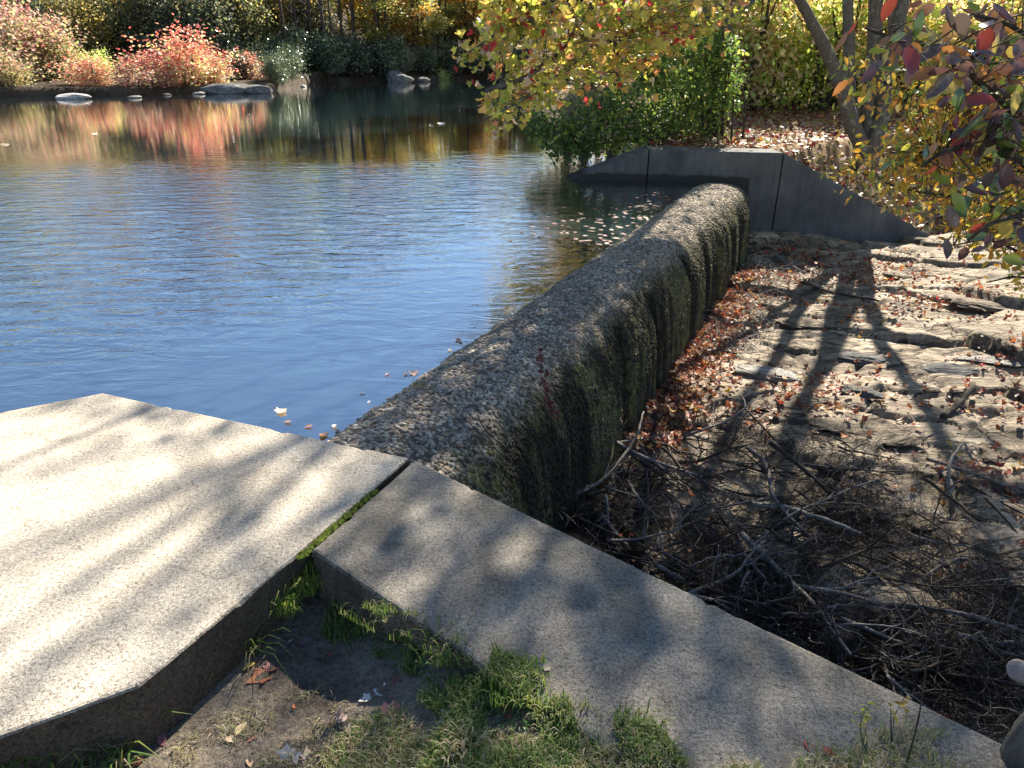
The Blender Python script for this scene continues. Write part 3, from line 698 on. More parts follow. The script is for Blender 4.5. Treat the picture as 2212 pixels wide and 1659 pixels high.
def bush_proto(name, w, h, pal, nleaf, lsize, seed, mat=None, nst=7, shape=RHOMB, cl=.22, d=None, top=None):
    root = bpy.data.objects.new(name, None); COL.objects.link(root); d = d or w*.7
    r_ = np.random.default_rng(seed); mt = MB(); A = []
    for k in range(nst):
        az = r_.random()*6.283; e = r_.random()**.5
        tip = np.array([math.cos(az)*w*.5*e, math.sin(az)*d*.5*e, h*(.95-.45*e*e)*(.8+.3*r_.random())])
        P = smooth_path([np.array([0, 0, -.2])+tip*[.15, .15, 0], tip*[.55, .55, .5]+r_.normal(0, .08, 3)*h, tip], 4)
        tube(mt, P, .02*h, .005*h, 4, 0, False)
        for q in P[3:]:
            for _ in range(4): A.append(q+r_.normal(0, 1, 3)*[w*.12, d*.12, h*.1])
    link('stem', mt.mesh('stem'), M_darkbark, root)
    A = np.array(A); i = rng.integers(0, len(A), nleaf); sub = A[i]+rng.normal(0, cl, (nleaf, 3)); sub[:, 2] = np.abs(sub[:, 2])+.03
    cols = pick(pal, nleaf)
    if top is not None:
        hi = rng.random(nleaf) < np.clip(sub[:, 2]/h*1.1-.25, 0, .9); cols[hi] = pick(top, hi.sum())
    c = MB(); cloud(c, shape, sub, lsize*(.7+.6*rng.random(nleaf)), cols)
    link('foliage', c.mesh('foliage', False, True), mat or M_leaf, root)
    return root
def place(proto, used, loc, label, cat, group, rz=None, sc=1.0):
    o = proto if proto.name not in used else copy_tree(proto)
    used.add(proto.name); o.location = loc; o.rotation_euler = (0, 0, random.random()*6.28 if rz is None else rz); o.scale = (sc,)*3 if np.ndim(sc) == 0 else sc
    return tag(o, label, cat, group)
used = set()
def hz(x, y): return float(hill_z(np.array([x]), np.array([y]))[0])
def nearhz(x, y, fn): return float(fn(np.array([x]), np.array([y]))[0])
# red and pink shrubs of the left shore, placed one by one
B1 = bush_proto('shore_shrub', 2.6, 2.0, PAL_PK, 3600, .11, 1, top=PAL_R)
B2 = bush_proto('shore_shrub', 2.4, 2.2, PAL_YG[:1]+PAL_PK, 3600, .11, 2, top=[(.56, .15, .17), (.46, .09, .11), (.56, .32, .28)])
B3 = bush_proto('shore_shrub', 2.8, 2.2, [(.30, .33, .17), (.38, .36, .2), (.42, .3, .2)], 3600, .11, 3, top=PAL_PK)
for (x, y, wd, ht, pr, lb) in [
 (15, 207, 110, 62, B3, 'pale silvery pink shrub at the left edge overhanging the water'),
 (60, 200, 150, 120, B3, 'tall greenish pink shrub behind the silvery one at the left edge'),
 (120, 196, 130, 105, B3, 'mottled green and salmon shrub above the white rock'),
 (30, 196, 120, 150, B1, 'deep red shrub high at the far left edge'),
 (215, 203, 120, 62, B1, 'salmon red shrub directly right of the white rock'),
 (290, 203, 110, 66, B1, 'pink and yellow shrub in the middle of the red shore row'),
 (350, 201, 90, 58, B2, 'orange red shrub left of the tallest red shrub'),
 (405, 199, 130, 98, B2, 'tallest red shrub of the shore row, with a pointed top'),
 (455, 197, 90, 62, B2, 'yellow and red shrub above the dark boulder'),
 (540, 192, 80, 58, B1, 'last orange shrub at the tip of the shore point'),
 (330, 190, 90, 55, B1, 'pink shrub half hidden behind the red shore row')]:
    p = at(x, y, ZW); p[1] += .4; dist = p[1]; k = dist/1400
    yy = max(p[1], float(far_shore(p[0]))+.25); p[0] *= yy/p[1]; p[1] = yy
    sw = wd*k/2.6*1.15; sh = ht*k/2.2*.92
    place(pr, used, (p[0], p[1], hz(p[0], p[1])-.05), lb, 'shrub', 'red and pink shrubs along the left shore', sc=(sw, sw, sh))
RH = [bush_proto('laurel_shrub', 3.2, 2.4, PAL_DG, 3800, .15, 10+k, M_leafgl, cl=.25) for k in range(2)]
PG = bush_proto('laurel_shrub', 3.0, 2.2, [(.30, .33, .26), (.42, .44, .36), (.18, .21, .15)], 3800, .14, 14, M_leafgl, cl=.25)  # white sun glints of the glossy leaves put into the pale colours
YB = bush_proto('low_shrub', 2.2, 1.7, PAL_YG, 2200, .13, 15)
FT = [tree_proto('hillside_tree', 11, .2, 3.6, PAL_Y, 4200, .26, 20, .22),
      tree_proto('hillside_tree', 13, .24, 4.0, PAL_YG, 4200, .26, 21, .3),
      tree_proto('hillside_tree', 10, .17, 3.4, PAL_O, 3600, .26, 22, .25),
      tree_proto('hillside_tree', 12, .2, 3.6, [(.14, .16, .05), (.2, .2, .06), (.3, .26, .08)], 4200, .26, 23, .2),
      tree_proto('hillside_tree', 9, .14, 2.8, [(.3, .05, .04), (.42, .09, .06)], 3000, .22, 24, .25)]
UT = [bush_proto('understory_tree', 5.0, 6.0, p_, 4600, .2, 40+k, nst=9, cl=.5) for k, p_ in enumerate([[(.13, .15, .07), (.2, .2, .09), (.36, .3, .12)], [(.07, .10, .07), (.12, .15, .11), (.26, .26, .16)], [(.46, .33, .12), (.3, .23, .1), (.16, .16, .07)]])]
UTL = ['olive', 'grey-green', 'tawny yellow']
FTL = ['yellow-leaved', 'yellow-green', 'orange-leaved', 'dull olive', 'dark red']
zones = ['behind the red shrubs', 'beyond the shore point', 'behind the grey boulders', 'beside the maple boughs']
def zone(px_): return zones[0 if px_ < 420 else 1 if px_ < 720 else 2 if px_ < 900 else 3]
def pxof(x, y): return 1106+FPX*x/(y*cp+1.5*sp)
r_ = np.random.default_rng(5)
for k in range(74):
    px_ = r_.uniform(-140, 1290); Y = r_.uniform(52, 84)
    X = (px_-1106)/FPX*(Y*cp); b = float(np.interp(X, [-60, -17.5, -10, -3, 8, 40], [50, 57, 65, 73, 77, 80]))
    if X < -14: Y = b+r_.uniform(8, 24)
    else: Y = b+2.0+r_.random()**1.3*18
    X = (px_-1106)/FPX*(Y*cp)
    w = [3, 3, 2, 4, .8] if px_ < 700 else [4, 1.5, 3, 2, .2]
    i = int(r_.choice(5, p=np.array(w)/sum(w)))
    place(FT[i], used, (X, Y, hz(X, Y)-.1), '%s tree on the far bank %s' % (FTL[i], zone(px_)), 'tree', '%s far trees %s' % (FTL[i], zone(px_)), sc=(.8+.2*r_.random(),)*2+(.56+.2*r_.random(),))
for k in range(62):
    px_ = -120+k*(1290+120)/62+r_.uniform(-12, 12); row = k % 3
    X = (px_-1106)/FPX*58; b = float(np.interp(X, [-60, -17.5, -10, -3, 8, 40], [50, 57, 65, 73, 77, 80]))
    Y = b+.3+row*2.0+r_.random(); X = (px_-1106)/FPX*(Y*cp)
    pale = px_ > 840 and row > 0
    pr = PG if pale or (row == 2 and k % 4 == 0) else RH[k % 2]
    place(pr, used, (X, Y, hz(X, Y)-.1), '%s evergreen laurel on the far bank %s' % ('pale glossy' if pr is PG else 'dark green', zone(px_)), 'shrub', '%s laurels %s' % ('pale' if pr is PG else 'dark', zone(px_)), sc=r_.uniform(.8, 1.25))
for k in range(20):
    px_ = r_.uniform(850, 1150); Y = r_.uniform(78, 96); X = (px_-1106)/FPX*(Y*cp)
    place(PG, used, (X, Y, hz(X, Y)-.1), 'pale glossy evergreen laurel on the far bank '+zone(px_), 'shrub', 'pale laurels '+zone(px_), sc=r_.uniform(.9, 1.3))
for (x, y, lb) in [(935, 165, 'yellow-green low shrub at the far waterline right of the boulders'), (610, 175, 'olive low shrub at the foot of the far dark laurels'), (235, 160, 'bright yellow-green low shrub above the salmon shrub'), (185, 160, 'lime low shrub above the white rock')]:
    p = at(x, max(y, 180 if x > 560 else 200), ZW); Y = p[1]+(2.5 if x > 560 else 4); X = p[0]*Y/p[1]
    place(YB, used, (X, max(Y, float(far_shore(X))+.5), hz(X, Y)), lb, 'shrub', None, sc=.9)
for k in range(40):
    px_ = -130+k*21+r_.uniform(-8, 8) if k < 34 else r_.uniform(600, 1000)
    b = float(np.interp((px_-1106)/FPX*58, [-60, -17.5, -10, -3, 8, 40], [50, 57, 65, 73, 77, 80])); Y = b+.5+r_.random()*5 if px_ < 540 else b+5+r_.random()*4
    X = (px_-1106)/FPX*(Y*cp); i = int(r_.integers(3))
    place(UT[i], used, (X, Y, hz(X, Y)-.1), '%s bushy young tree on the far bank %s' % (UTL[i], zone(px_)), 'tree', '%s bushy trees %s' % (UTL[i], zone(px_)), sc=r_.uniform(.8, 1.1))
SLT = []
for k in range(3):
    mb = MB(); P = np.array([[0, 0, -.3]]+[[.12*math.sin(z*.5+k*2)+.03*z*(k-1), .1*math.cos(z*.4+k), z] for z in np.arange(.5, 9.1, 1.0)]); tube(mb, smooth_path(P, 3), .14-.02*k, .05, 7, .05)
    for j in range(7):
        z = 2.5+j*.9; q = np.array([np.interp(z, P[:, 2], P[:, 0]), np.interp(z, P[:, 2], P[:, 1]), z]); a = j*2.3+k; tube(mb, smooth_path([q, q+[.6*math.cos(a), .6*math.sin(a), .35], q+[1.3*math.cos(a), 1.3*math.sin(a), .95]], 3), .04, .012, 4)
    SLT.append(mb.mesh('bare_tree'))
for k in range(34):
    px_ = (230+k*26 if k < 22 else 640+(k-22)*34)+r_.uniform(-10, 10); b = float(np.interp((px_-1106)/FPX*62, [-60, -17.5, -10, -3, 8, 40], [50, 57, 65, 73, 77, 80]))
    Y = b+r_.uniform(1.2, 5); X = (px_-1106)/FPX*(Y*cp)
    o = link('bare_tree', SLT[k % 3], M_darkbark if not SLT[k % 3].materials else None); o.location = (X, Y, hz(X, Y)); o.rotation_euler = (0, 0, r_.random()*6.28); o.scale = (r_.uniform(.8, 1.3),)*3
    tag(o, 'slim dark tree trunk on the far bank '+zone(px_), 'tree', 'slim dark trunks '+zone(px_))
for k, (X, Y) in enumerate([(-15.0, 48.2), (-15.1, 50.6), (-15.4, 53.2), (-16.0, 56), (-16.6, 59), (-17.4, 50), (-18, 54)]):
    place(RH[k % 2], used, (X, Y, hz(X, Y)-.1), 'dark green evergreen laurel right of the last orange shrub of the shore point', 'shrub', 'dark laurels on the shore point', sc=.62+.05*(k % 3))

# ---------------------------------------------------------------- right bank thicket
SP = [bush_proto('understory_shrub', 2.6, 3.4, PAL_YG+[(.24, .34, .08), (.36, .46, .1), (.7, .5, .36)], 2600, .12, 30, nst=9, cl=.38, shape=RHOMB),
      bush_proto('understory_shrub', 2.4, 3.0, [(.70, .68, .36), (.80, .64, .40), (.76, .46, .42), (.78, .62, .38)], 3400, .11, 31, nst=9, cl=.3),
      bush_proto('understory_shrub', 2.2, 2.4, [(.22, .34, .07), (.34, .46, .09), (.46, .52, .12)], 3000, .09, 32, nst=9, cl=.25)]
SPL = ['yellow-green', 'peach and yellow', 'fresh green']
r_ = np.random.default_rng(9)
for k in range(46):
    Y = r_.uniform(19.5, 34); px_ = r_.uniform(1480, 2330); X = (px_-1106)/FPX*(Y*cp)
    if k < 12: Y = 19+.6*r_.random(); px_ = 1500+k*72; X = (px_-1106)/FPX*(Y*cp)
    i = [2, 0, 1][k % 3] if Y < 21 else [0, 1][k % 2]
    side = 'left of' if px_ < 1700 else 'behind' if px_ < 1960 else 'right of'
    place(SP[i], used, (X, Y, nearhz(X, Y, bank_z)), '%s understory shrub %s the forked grey tree' % (SPL[i], side), 'shrub', '%s thicket shrubs %s the forked tree' % (SPL[i], side), sc=r_.uniform(.8, 1.25))
for k in range(16):
    Y = r_.uniform(38, 62); px_ = r_.uniform(1080, 2360); X = (px_-1106)/FPX*(Y*cp)
    if X < shore_x(Y)+1: continue
    i = int(r_.choice([0, 1, 1, 2, 3]))
    side = 'left of' if px_ < 1700 else 'behind' if px_ < 1960 else 'right of'
    place(FT[i], used, (X, Y, nearhz(X, Y, bank_z)-.1), '%s tree in the sunlit wood %s the forked grey tree' % (FTL[i], side), 'tree', '%s trees of the right wood %s the forked tree' % (FTL[i], side), sc=r_.uniform(.7, 1.0))
for k, (X, Y, i, sc) in enumerate([(3.2, 23.5, 3, 1.0), (4.8, 27, 1, 1.05), (3.0, 30, 3, 1.1), (6.0, 33, 1, 1.0), (2.6, 36, 0, 1.1), (6.6, 27, 3, 1.0)]):
    place(FT[i], used, (X, Y, nearhz(X, Y, bank_z)-.1), '%s tall tree on the right bank behind the maple boughs' % FTL[i], 'tree', '%s tall trees behind the maple boughs' % FTL[i], sc=sc)
# saplings with thin stems at the back of the green bush
def region_plant(name, label, poly, depth, limbs, nanch, nleaf, cl, shape, size, pal, bark, base, rtw=.003, droop=.3, mat=None, w=None, lr=(.02, .006), toward=None, extra=None, tailn=5):
    """limbs: list of photo polylines [(x,y,Y),...] or 3-D points (np arrays); leaf clusters fill the volume behind the outline poly"""
    root = empty(name, base, label[0], label[1]); base = np.array(base, float)
    mt = MB(); LP = []
    for lim in limbs:
        r0, r1 = lim[0]; pts = [atY(*q) if not isinstance(q, np.ndarray) else q for q in lim[1:]]
        P = smooth_path(pts, 5); tube(mt, P, r0, r1, 7 if r0 > .02 else 5, .08); LP.append(P)
    LP = np.vstack(LP); xs = [q[0] for q in poly]; ys = [q[1] for q in poly]
    A = []
    while len(A) < nanch:
        x = random.uniform(min(xs), max(xs)); y = random.uniform(min(ys), max(ys))
        if inpoly(x, y, poly): A.append(atY(x, y, random.uniform(*depth)))
    A = np.array(A)
    if extra is not None: A = np.vstack([A, extra])
    tw = mt; L = []
    for a in A:
        d = np.linalg.norm(LP-a, axis=1)+.25*np.abs(LP[:, 2]-a[2]); j = int(np.argmin(d)); q = LP[j]; m = (q+a)/2+rng.normal(0, .05, 3)*np.linalg.norm(q-a)+[0, 0, .05*np.linalg.norm(q-a)]
        P = smooth_path([q, m, a], 3); tube(tw, P, rtw*1.8, rtw*.7, 3, 0, False)
        n = max(2, int(rng.poisson(nleaf))); t = rng.random(n)**.6
        pos = q*(1-t[:, None])+a*t[:, None] if False else P[np.clip((t*(len(P)-1)).astype(int)+0, 2, len(P)-1)]
        L.append(pos+rng.normal(0, cl, (n, 3)))
    L = np.vstack(L)
    link('branch', mt.mesh('branch', origin=base), bark, root)
    c = MB(); cloud(c, shape, L-base, size*(.65+.7*rng.random(len(L))), pick(pal, len(L), .2, w), droop=droop)
    link('leaves', c.mesh('leaves', False, True), mat or M_leaf, root)
    return root
# ---- crowns above the frame: clumps kept by where their shadow falls
def lit_want(x, y, z0):
    """wanted share of sun at a plan point"""
    n = fbm(x*.9+3, y*.9+1, 0, 201, 3)
    return n
def shadow_clumps(center, rad, n, zlo, keepfn, seed):
    r_ = np.random.default_rng(seed); out = []
    while len(out) < n:
        p = r_.normal(0, .5, 3); 
        if np.linalg.norm(p) > 1: continue
        q = np.array(center)+p*rad
        if q[2] < zlo(q[0], q[1]): continue
        if keepfn(q, r_): out.append(q)
    return np.array(out)
def frame_top(x, y):         # height of the top edge of the picture over a plan point, plus a margin
    return HCAM+max(y, .5)*.075+.7
def landing(q, z0): return q[:2]-SD*(q[2]-z0)*COT
def keep_light(q, r_):
    g = landing(q, 0); s = landing(q, -1.45); w = landing(q, -.45)
    x, y = g
    # region of the left slab: mostly open to the sun
    if -2.2 < w[0] < -.2 and 3.0 < w[1] < 5.2 and w[0] < wc((w[1]-3.386)/.9, 0)[0]: return False
    if -4 < x < -.35 and 0 < y < 3.0:
        m = fbm(x*1.6+y*1.1, y*1.1-x*.3, 0, 211, 3)
        return m > .66 and r_.random() < .4
    if -.30 < x < .36 and 1.05 < y < 1.55: return r_.random() < .9
    if -.38 < x < .5 and .8 < y <= 1.05: return r_.random() < .2
    if -1.2 < x <= -.38 and .6 < y < 1.5: return r_.random() < .12
    if .6 < x < 1.3 and .9 < y < 1.5: return r_.random() < .25
    if -.4 < x < 1.4 and .9 < y < 2.5:
        m = fbm(x*1.9+7, y*1.9, 0, 241, 3)
        return m > .40
    du = (s[0]-W0[0])*WN[0]+(s[1]-W0[1])*WN[1]
    if du > .9 and s[1] > 4.6:                    # rock bed
        m = fbm(s[0]*1.1, s[1]*.9, 0, 221, 3)
        return m > .56 and r_.random() < .45 and s[1] < 9.5
    if du > .5 and s[1] > 1.8: return r_.random() < .95
    m = fbm(w[0]*1.2, w[1]*1.0, 0, 231, 3)
    return m > .54
# ---- forked grey tree behind the far wing wall
FB = np.array([5.95, 12.75, 0.0]); FB[2] = nearhz(FB[0], FB[1], bank_z)-.1
ft = empty('forked_tree', FB, 'grey multi-stemmed tree rising behind the far wing wall', 'tree')
mt = MB(); stems = []
for (r0, r1, pts) in [
   (.13, .085, [(1872, 330, 12.7), (1842, 270, 12.6), (1818, 190, 12.45), (1790, 120, 12.3), (1760, 60, 12.15), (1722, -10, 12.0)]),
   (.10, .075, [(1860, 320, 12.85), (1836, 200, 12.85), (1834, 90, 12.9), (1830, -20, 12.9)]),
   (.13, .10, [(1880, 330, 12.75), (1876, 230, 12.8), (1888, 120, 12.9), (1892, -20, 13.0)]),
   (.12, .095, [(1884, 330, 12.6), (1908, 240, 12.6), (1922, 140, 12.7), (1955, -20, 12.9)]),
   (.10, .08, [(1878, 330, 12.95), (1895, 200, 13.2), (1930, 100, 13.4), (1925, -20, 13.6)])]:
    P = smooth_path([atY(*q) for q in pts], 6)-FB
    d = P[-1]-P[-4]; d /= np.linalg.norm(d); Q = [P[-1]]; L = 5.0
    for k in range(6): d = d+rng.normal(0, .06, 3)+np.array([0, 0, .03]); d /= np.linalg.norm(d); Q.append(Q[-1]+d*L/6)
    P = np.vstack([P, smooth_path(Q, 3)[1:]]); n_ = len(P)
    rad = np.interp(np.arange(n_), [0, 3, 23, n_-1], [r0*1.25, r0, r1, .025])
    m_ = MB(); tube(m_, P, r0, r1, 12, .05, rad=rad); link('trunk', m_.mesh('trunk'), M_bark, ft); stems.append(P)
SPN = np.vstack([s[10:] for s in stems])+FB
cl1 = shadow_clumps((6.8, 12.8, 6.4), np.array([5.4, 5.2, 4.2]), 150, frame_top, keep_light, 77)
def crown_part(root, base, clumps, LPn, npl, cl, shape, size, pal, bark, mat=None, tr=.012, seed=3):
    tw = MB(); L = []
    for a in clumps:
        j = int(np.argmin(np.linalg.norm(LPn-a, axis=1)+1.2*np.clip(LPn[:, 2]-a[2]+.4, 0, 9))); q = LPn[j]
        m = (q+a)/2+rng.normal(0, .07, 3)*np.linalg.norm(q-a); P = smooth_path([q, m, a], 4); tube(tw, P, tr*(.6+.25*np.linalg.norm(q-a)), .004, 4, 0, False)
        for _ in range(4):
            e = a+rng.normal(0, cl*1.3, 3); tube(tw, np.array([P[-2], e]), .005, .003, 3, 0, False)
            L.append(e+rng.normal(0, cl, (npl//4, 3)))
    L = np.vstack(L); c = MB(); cloud(c, shape, L-base, size*(.7+.6*rng.random(len(L))), pick(pal, len(L)))
    link('limbs', tw.mesh('limbs', origin=base), bark, root); link('crown', c.mesh('crown', False, True), mat or M_leaf, root)
cl1 = np.vstack([cl1, shadow_clumps((4.6, 10.6, 6.9), np.array([3.6, 3.4, 2.6]), 135, frame_top, lambda q, r: keep_light(q, r) and landing(q, 0)[0] > -.4, 79)])
crown_part(ft, FB, cl1, SPN, 44, .22, RHOMB, .10, PAL_YG, M_bark)

# ---- maple whose boughs hang over the pond
MBASE = np.array([3.9, 14.6, 0.0]); MBASE[2] = nearhz(3.9, 14.6, bank_z)-.1
top = MBASE+[.1, -.3, 5.2]
trk = [MBASE, MBASE+[.02, -.05, 1.5], MBASE+[.1, -.15, 3.2], top, top+[-.2, -.6, 1.6], top+[-.5, -1.4, 3.2]]
b0 = atY(1640, -20, 11.2)
limbs = [((.13, .05),)+tuple(np.array(t) for t in trk),
 ((.05, .03), np.array(trk[3]), np.array([4.3, 12.6, 4.2]), b0, (1560, 12, 10.6), (1494, 31, 10.2), (1447, 56, 9.8), (1410, 73, 9.5), (1369, 75, 9.2), (1320, 92, 9.0)),
 ((.045, .02), b0, (1500, -30, 10.2), (1366, 37, 9.4), (1275, 75, 8.9), (1231, 97, 8.6), (1194, 125, 8.4), (1131, 169, 8.2), (1072, 187, 8.0), (1050, 196, 7.9)),
 ((.018, .008), (1330, 75, 9.2), (1275, 115, 8.9), (1213, 156, 8.6), (1150, 205, 8.4), (1100, 232, 8.2), (1040, 262, 8.1)),
 ((.028, .012), (1366, -25, 9.4), (1250, -4, 9.0), (1156, 10, 8.8), (1113, 12, 8.6), (1072, 0, 8.5), (1050, -30, 8.5)),
 ((.02, .008), (1410, 73, 9.5), (1360, 110, 9.2), (1330, 150, 9.0), (1290, 190, 8.9)),
 ((.02, .008), (1250, 0, 9.0), (1160, 40, 8.7), (1080, 70, 8.5), (1010, 115, 8.4)),
 ((.022, .008), (1560, 12, 10.6), (1500, 60, 10.2), (1440, 105, 9.9), (1400, 150, 9.8))]
mpoly = [(985, 125), (1035, 40), (1075, -40), (1250, -60), (1620, -60), (1640, 30), (1560, 70), (1480, 120), (1400, 170), (1300, 195), (1220, 190), (1165, 225), (1120, 235), (1060, 275), (1015, 270), (1050, 235), (1060, 180), (1020, 150)]
PAL_M = [(.66, .62, .14), (.74, .54, .14), (.48, .52, .10), (.74, .38, .16), (.5, .07, .05), (.74, .6, .42), (.28, .35, .07)]
cl2 = shadow_clumps((1.9, 10.8, 5.8), np.array([5.0, 5.4, 4.2]), 112, frame_top, keep_light, 78)
mp = region_plant('maple_tree', ('yellow and orange maple with leafy boughs reaching out over the pond', 'tree'), mpoly, (7.6, 10.8), limbs, 430, 7.0, .11, _curl(MAPLE, .35), .092, PAL_M, M_bark, MBASE, .003,
   w=[4, 2, 3.4, 1.1, .6, 1.4, 2.4])
LPm = np.array([[q for q in smooth_path(trk, 5)]][0])
crown_part(mp, MBASE, cl2, np.vstack([LPm[15:], [b0]]), 40, .22, MAPLE, .10, PAL_M, M_bark)
# ---- green shrub hanging over the water
gb = np.array([4.3, 13.9, 0.0]); gb[2] = nearhz(4.3, 13.9, bank_z)
gl = []
for (x0, x1, y1) in [(1470, 1250, 320), (1460, 1180, 290), (1490, 1330, 230), (1500, 1400, 160), (1520, 1470, 120), (1540, 1520, 90), (1555, 1585, 110), (1480, 1300, 270), (1470, 1200, 330), (1560, 1560, 60)]:
    Yd = 13.2+random.random()*1.6; a = atY(x0, 300+6*random.random(), 13.8)
    gl.append(((.022, .007), a, atY((x0*2+x1)/3+8, 300*.45+y1*.55-14, Yd), atY((x0+x1*2)/3, 300*.25+y1*.75-10, Yd), atY(x1, y1, Yd)))
gpoly = [(1112, 262), (1150, 215), (1215, 205), (1290, 180), (1360, 150), (1420, 100), (1500, 70), (1560, 40), (1600, 90), (1605, 200), (1590, 290), (1500, 305), (1430, 300), (1345, 325), (1300, 345), (1240, 350), (1190, 330), (1140, 300)]
region_plant('overhanging_shrub', ('dense green shrub leaning over the water beside the far wall', 'shrub'), gpoly, (12.7, 15.4), gl, 900, 11, .10, OVAL, .09, PAL_G+[(.3, .34, .07)], M_darkbark, gb, .003)
for k, (x, y0, x1) in enumerate([(1580, 305, 1560), (1560, 300, 1600), (1605, 300, 1570), (1545, 298, 1580), (1530, 300, 1520)]):
    b = hit(x, y0, bnk); mt = MB()
    P = smooth_path([b-[0, 0, .1], atY(x+4, 220, b[1]), atY((x+x1)/2, 140, b[1]), atY(x1, 60, b[1])], 5); tube(mt, P, .025, .008, 5)
    o = link('sapling', mt.mesh('sapling', origin=b), M_darkbark); o.location = b
    tag(o, ['thin dark sapling stem right of the green shrub', 'second slim dark sapling beside the green shrub, leaning right', 'rightmost thin sapling at the edge of the leafy clearing', 'slim sapling rising through the green shrub', 'leftmost thin sapling inside the green shrub'][k], 'sapling')

# ---- near right shrubs
yl = []
yb = np.array([4.3, 4.4, -.9]); yb[2] = bz(4.3, 4.4)
for (pts) in [[(2300, 640, 4.3), (2200, 480, 4.2), (2080, 430, 4.1), (1960, 410, 4.1), (1850, 370, 4.2)],
              [(2290, 600, 4.4), (2180, 330, 4.3), (2060, 230, 4.3), (1950, 190, 4.3), (1850, 160, 4.3)],
              [(2300, 620, 4.2), (2230, 420, 4.0), (2110, 330, 3.9), (2030, 320, 3.9), (1970, 350, 4.0)],
              [(2300, 650, 4.0), (2220, 560, 3.9), (2140, 520, 3.8), (2060, 530, 3.8)],
              [(2310, 640, 4.4), (2260, 300, 4.4), (2200, 120, 4.4), (2140, 40, 4.4)],
              [(2290, 650, 3.8), (2210, 600, 3.8), (2130, 610, 3.8)]]:
    yl.append(((.014, .004), yb)+tuple(pts))
ypoly = [(1830, 150), (1900, 175), (1990, 190), (2080, 120), (2150, 30), (2300, 0), (2300, 640), (2200, 600), (2150, 545), (2060, 545), (2040, 520), (2090, 480), (2000, 455), (1940, 450), (1900, 400), (1840, 425), (1850, 380), (1790, 365), (1850, 330), (1930, 300), (1960, 250), (1880, 215), (1830, 190)]
region_plant('yellow_shrub', ('yellow-leaved shrub arching in from the right over the far wing wall', 'shrub'), ypoly, (3.5, 4.7), yl, 720, 7, .065, _curl(OV9, .7), .043,
   [(.66, .44, .07), (.66, .35, .07), (.48, .44, .08), (.48, .24, .08), (.26, .32, .08), (.70, .56, .26)], M_darkbark, yb, .0018, droop=.6, w=[3, 2, 2, 1.6, 2.4, .8])
pb = np.array([2.6, 1.7, -.9]); pb[2] = bz(2.6, 1.7)
plb = [((.010, .003), pb)+tuple(p) for p in [
   [(2330, 500, 1.7), (2230, 300, 1.65), (2120, 180, 1.6), (1990, 110, 1.6), (1870, 60, 1.6)],
   [(2330, 520, 1.6), (2240, 380, 1.55), (2140, 310, 1.5), (2040, 330, 1.5), (1990, 360, 1.5)],
   [(2330, 560, 1.5), (2250, 470, 1.5), (2150, 480, 1.45), (2090, 520, 1.45)],
   [(2330, 480, 1.7), (2280, 150, 1.7), (2190, 60, 1.7), (2100, 30, 1.7)],
   [(2340, 480, 1.6), (2280, 330, 1.6), (2200, 240, 1.6), (2130, 250, 1.6)]]]
ppoly = [(1850, 30), (1900, 60), (2010, 90), (2110, 40), (2190, -40), (2320, -40), (2320, 540), (2200, 540), (2120, 520), (2080, 470), (2140, 420), (2070, 380), (2020, 350), (2060, 290), (2090, 220), (2010, 160), (1880, 110)]
region_plant('purple_leaved_shrub', ('near shrub with large purple, red and green leaves at the upper right', 'shrub'), ppoly, (1.35, 1.85), plb, 125, 3.0, .035, _curl(OV9, .8), .046,
   [(.13, .07, .07), (.20, .10, .08), (.34, .07, .05), (.22, .28, .06), (.09, .15, .05), (.50, .24, .08), (.12, .09, .09), (.50, .40, .1)], M_darkbark, pb, .0012, droop=.5, mat=M_leafgl, w=[2.4, 2, 1.0, 2.4, 2, 1, 2, 1.6])

# ---------------------------------------------------------------- sawn stem at the lower right
s0 = at(2212, 1660, -.02)
mt = MB(); tp = [s0-[0, 0, .25], s0+[.0, .0, .06], s0+[.012, .0, .15], s0+[.03, .01, .3], s0+[.09, .03, .7], s0+[.2, .06, 1.6]]
root = empty('sawn_trunk', s0, 'dark leaning trunk with a pale sawn limb stub at the lower right corner', 'tree trunk')
tube(mt, smooth_path(tp, 5), .052, .034, 14, .05); link('trunk', mt.mesh('trunk', origin=s0), M_bark, root)
k0 = atY(2198, 1448, s0[1]-.03); mt = MB(); e = s0+[.02, 0, .24]
tube(mt, smooth_path([e+[.03, .02, -.05], (e+k0)/2+[.005, 0, -.005], k0], 4), .032, .022, 12, .05); link('stub', mt.mesh('stub', origin=s0), M_bark, root)
dv = (k0-e); dv /= np.linalg.norm(dv); mt = MB(); tube(mt, np.array([k0-dv*.001, k0+dv*.003, k0+dv*.005]), .022, .016, 14, .04); link('cut_face', mt.mesh('cut_face', origin=s0), M_cut, root)

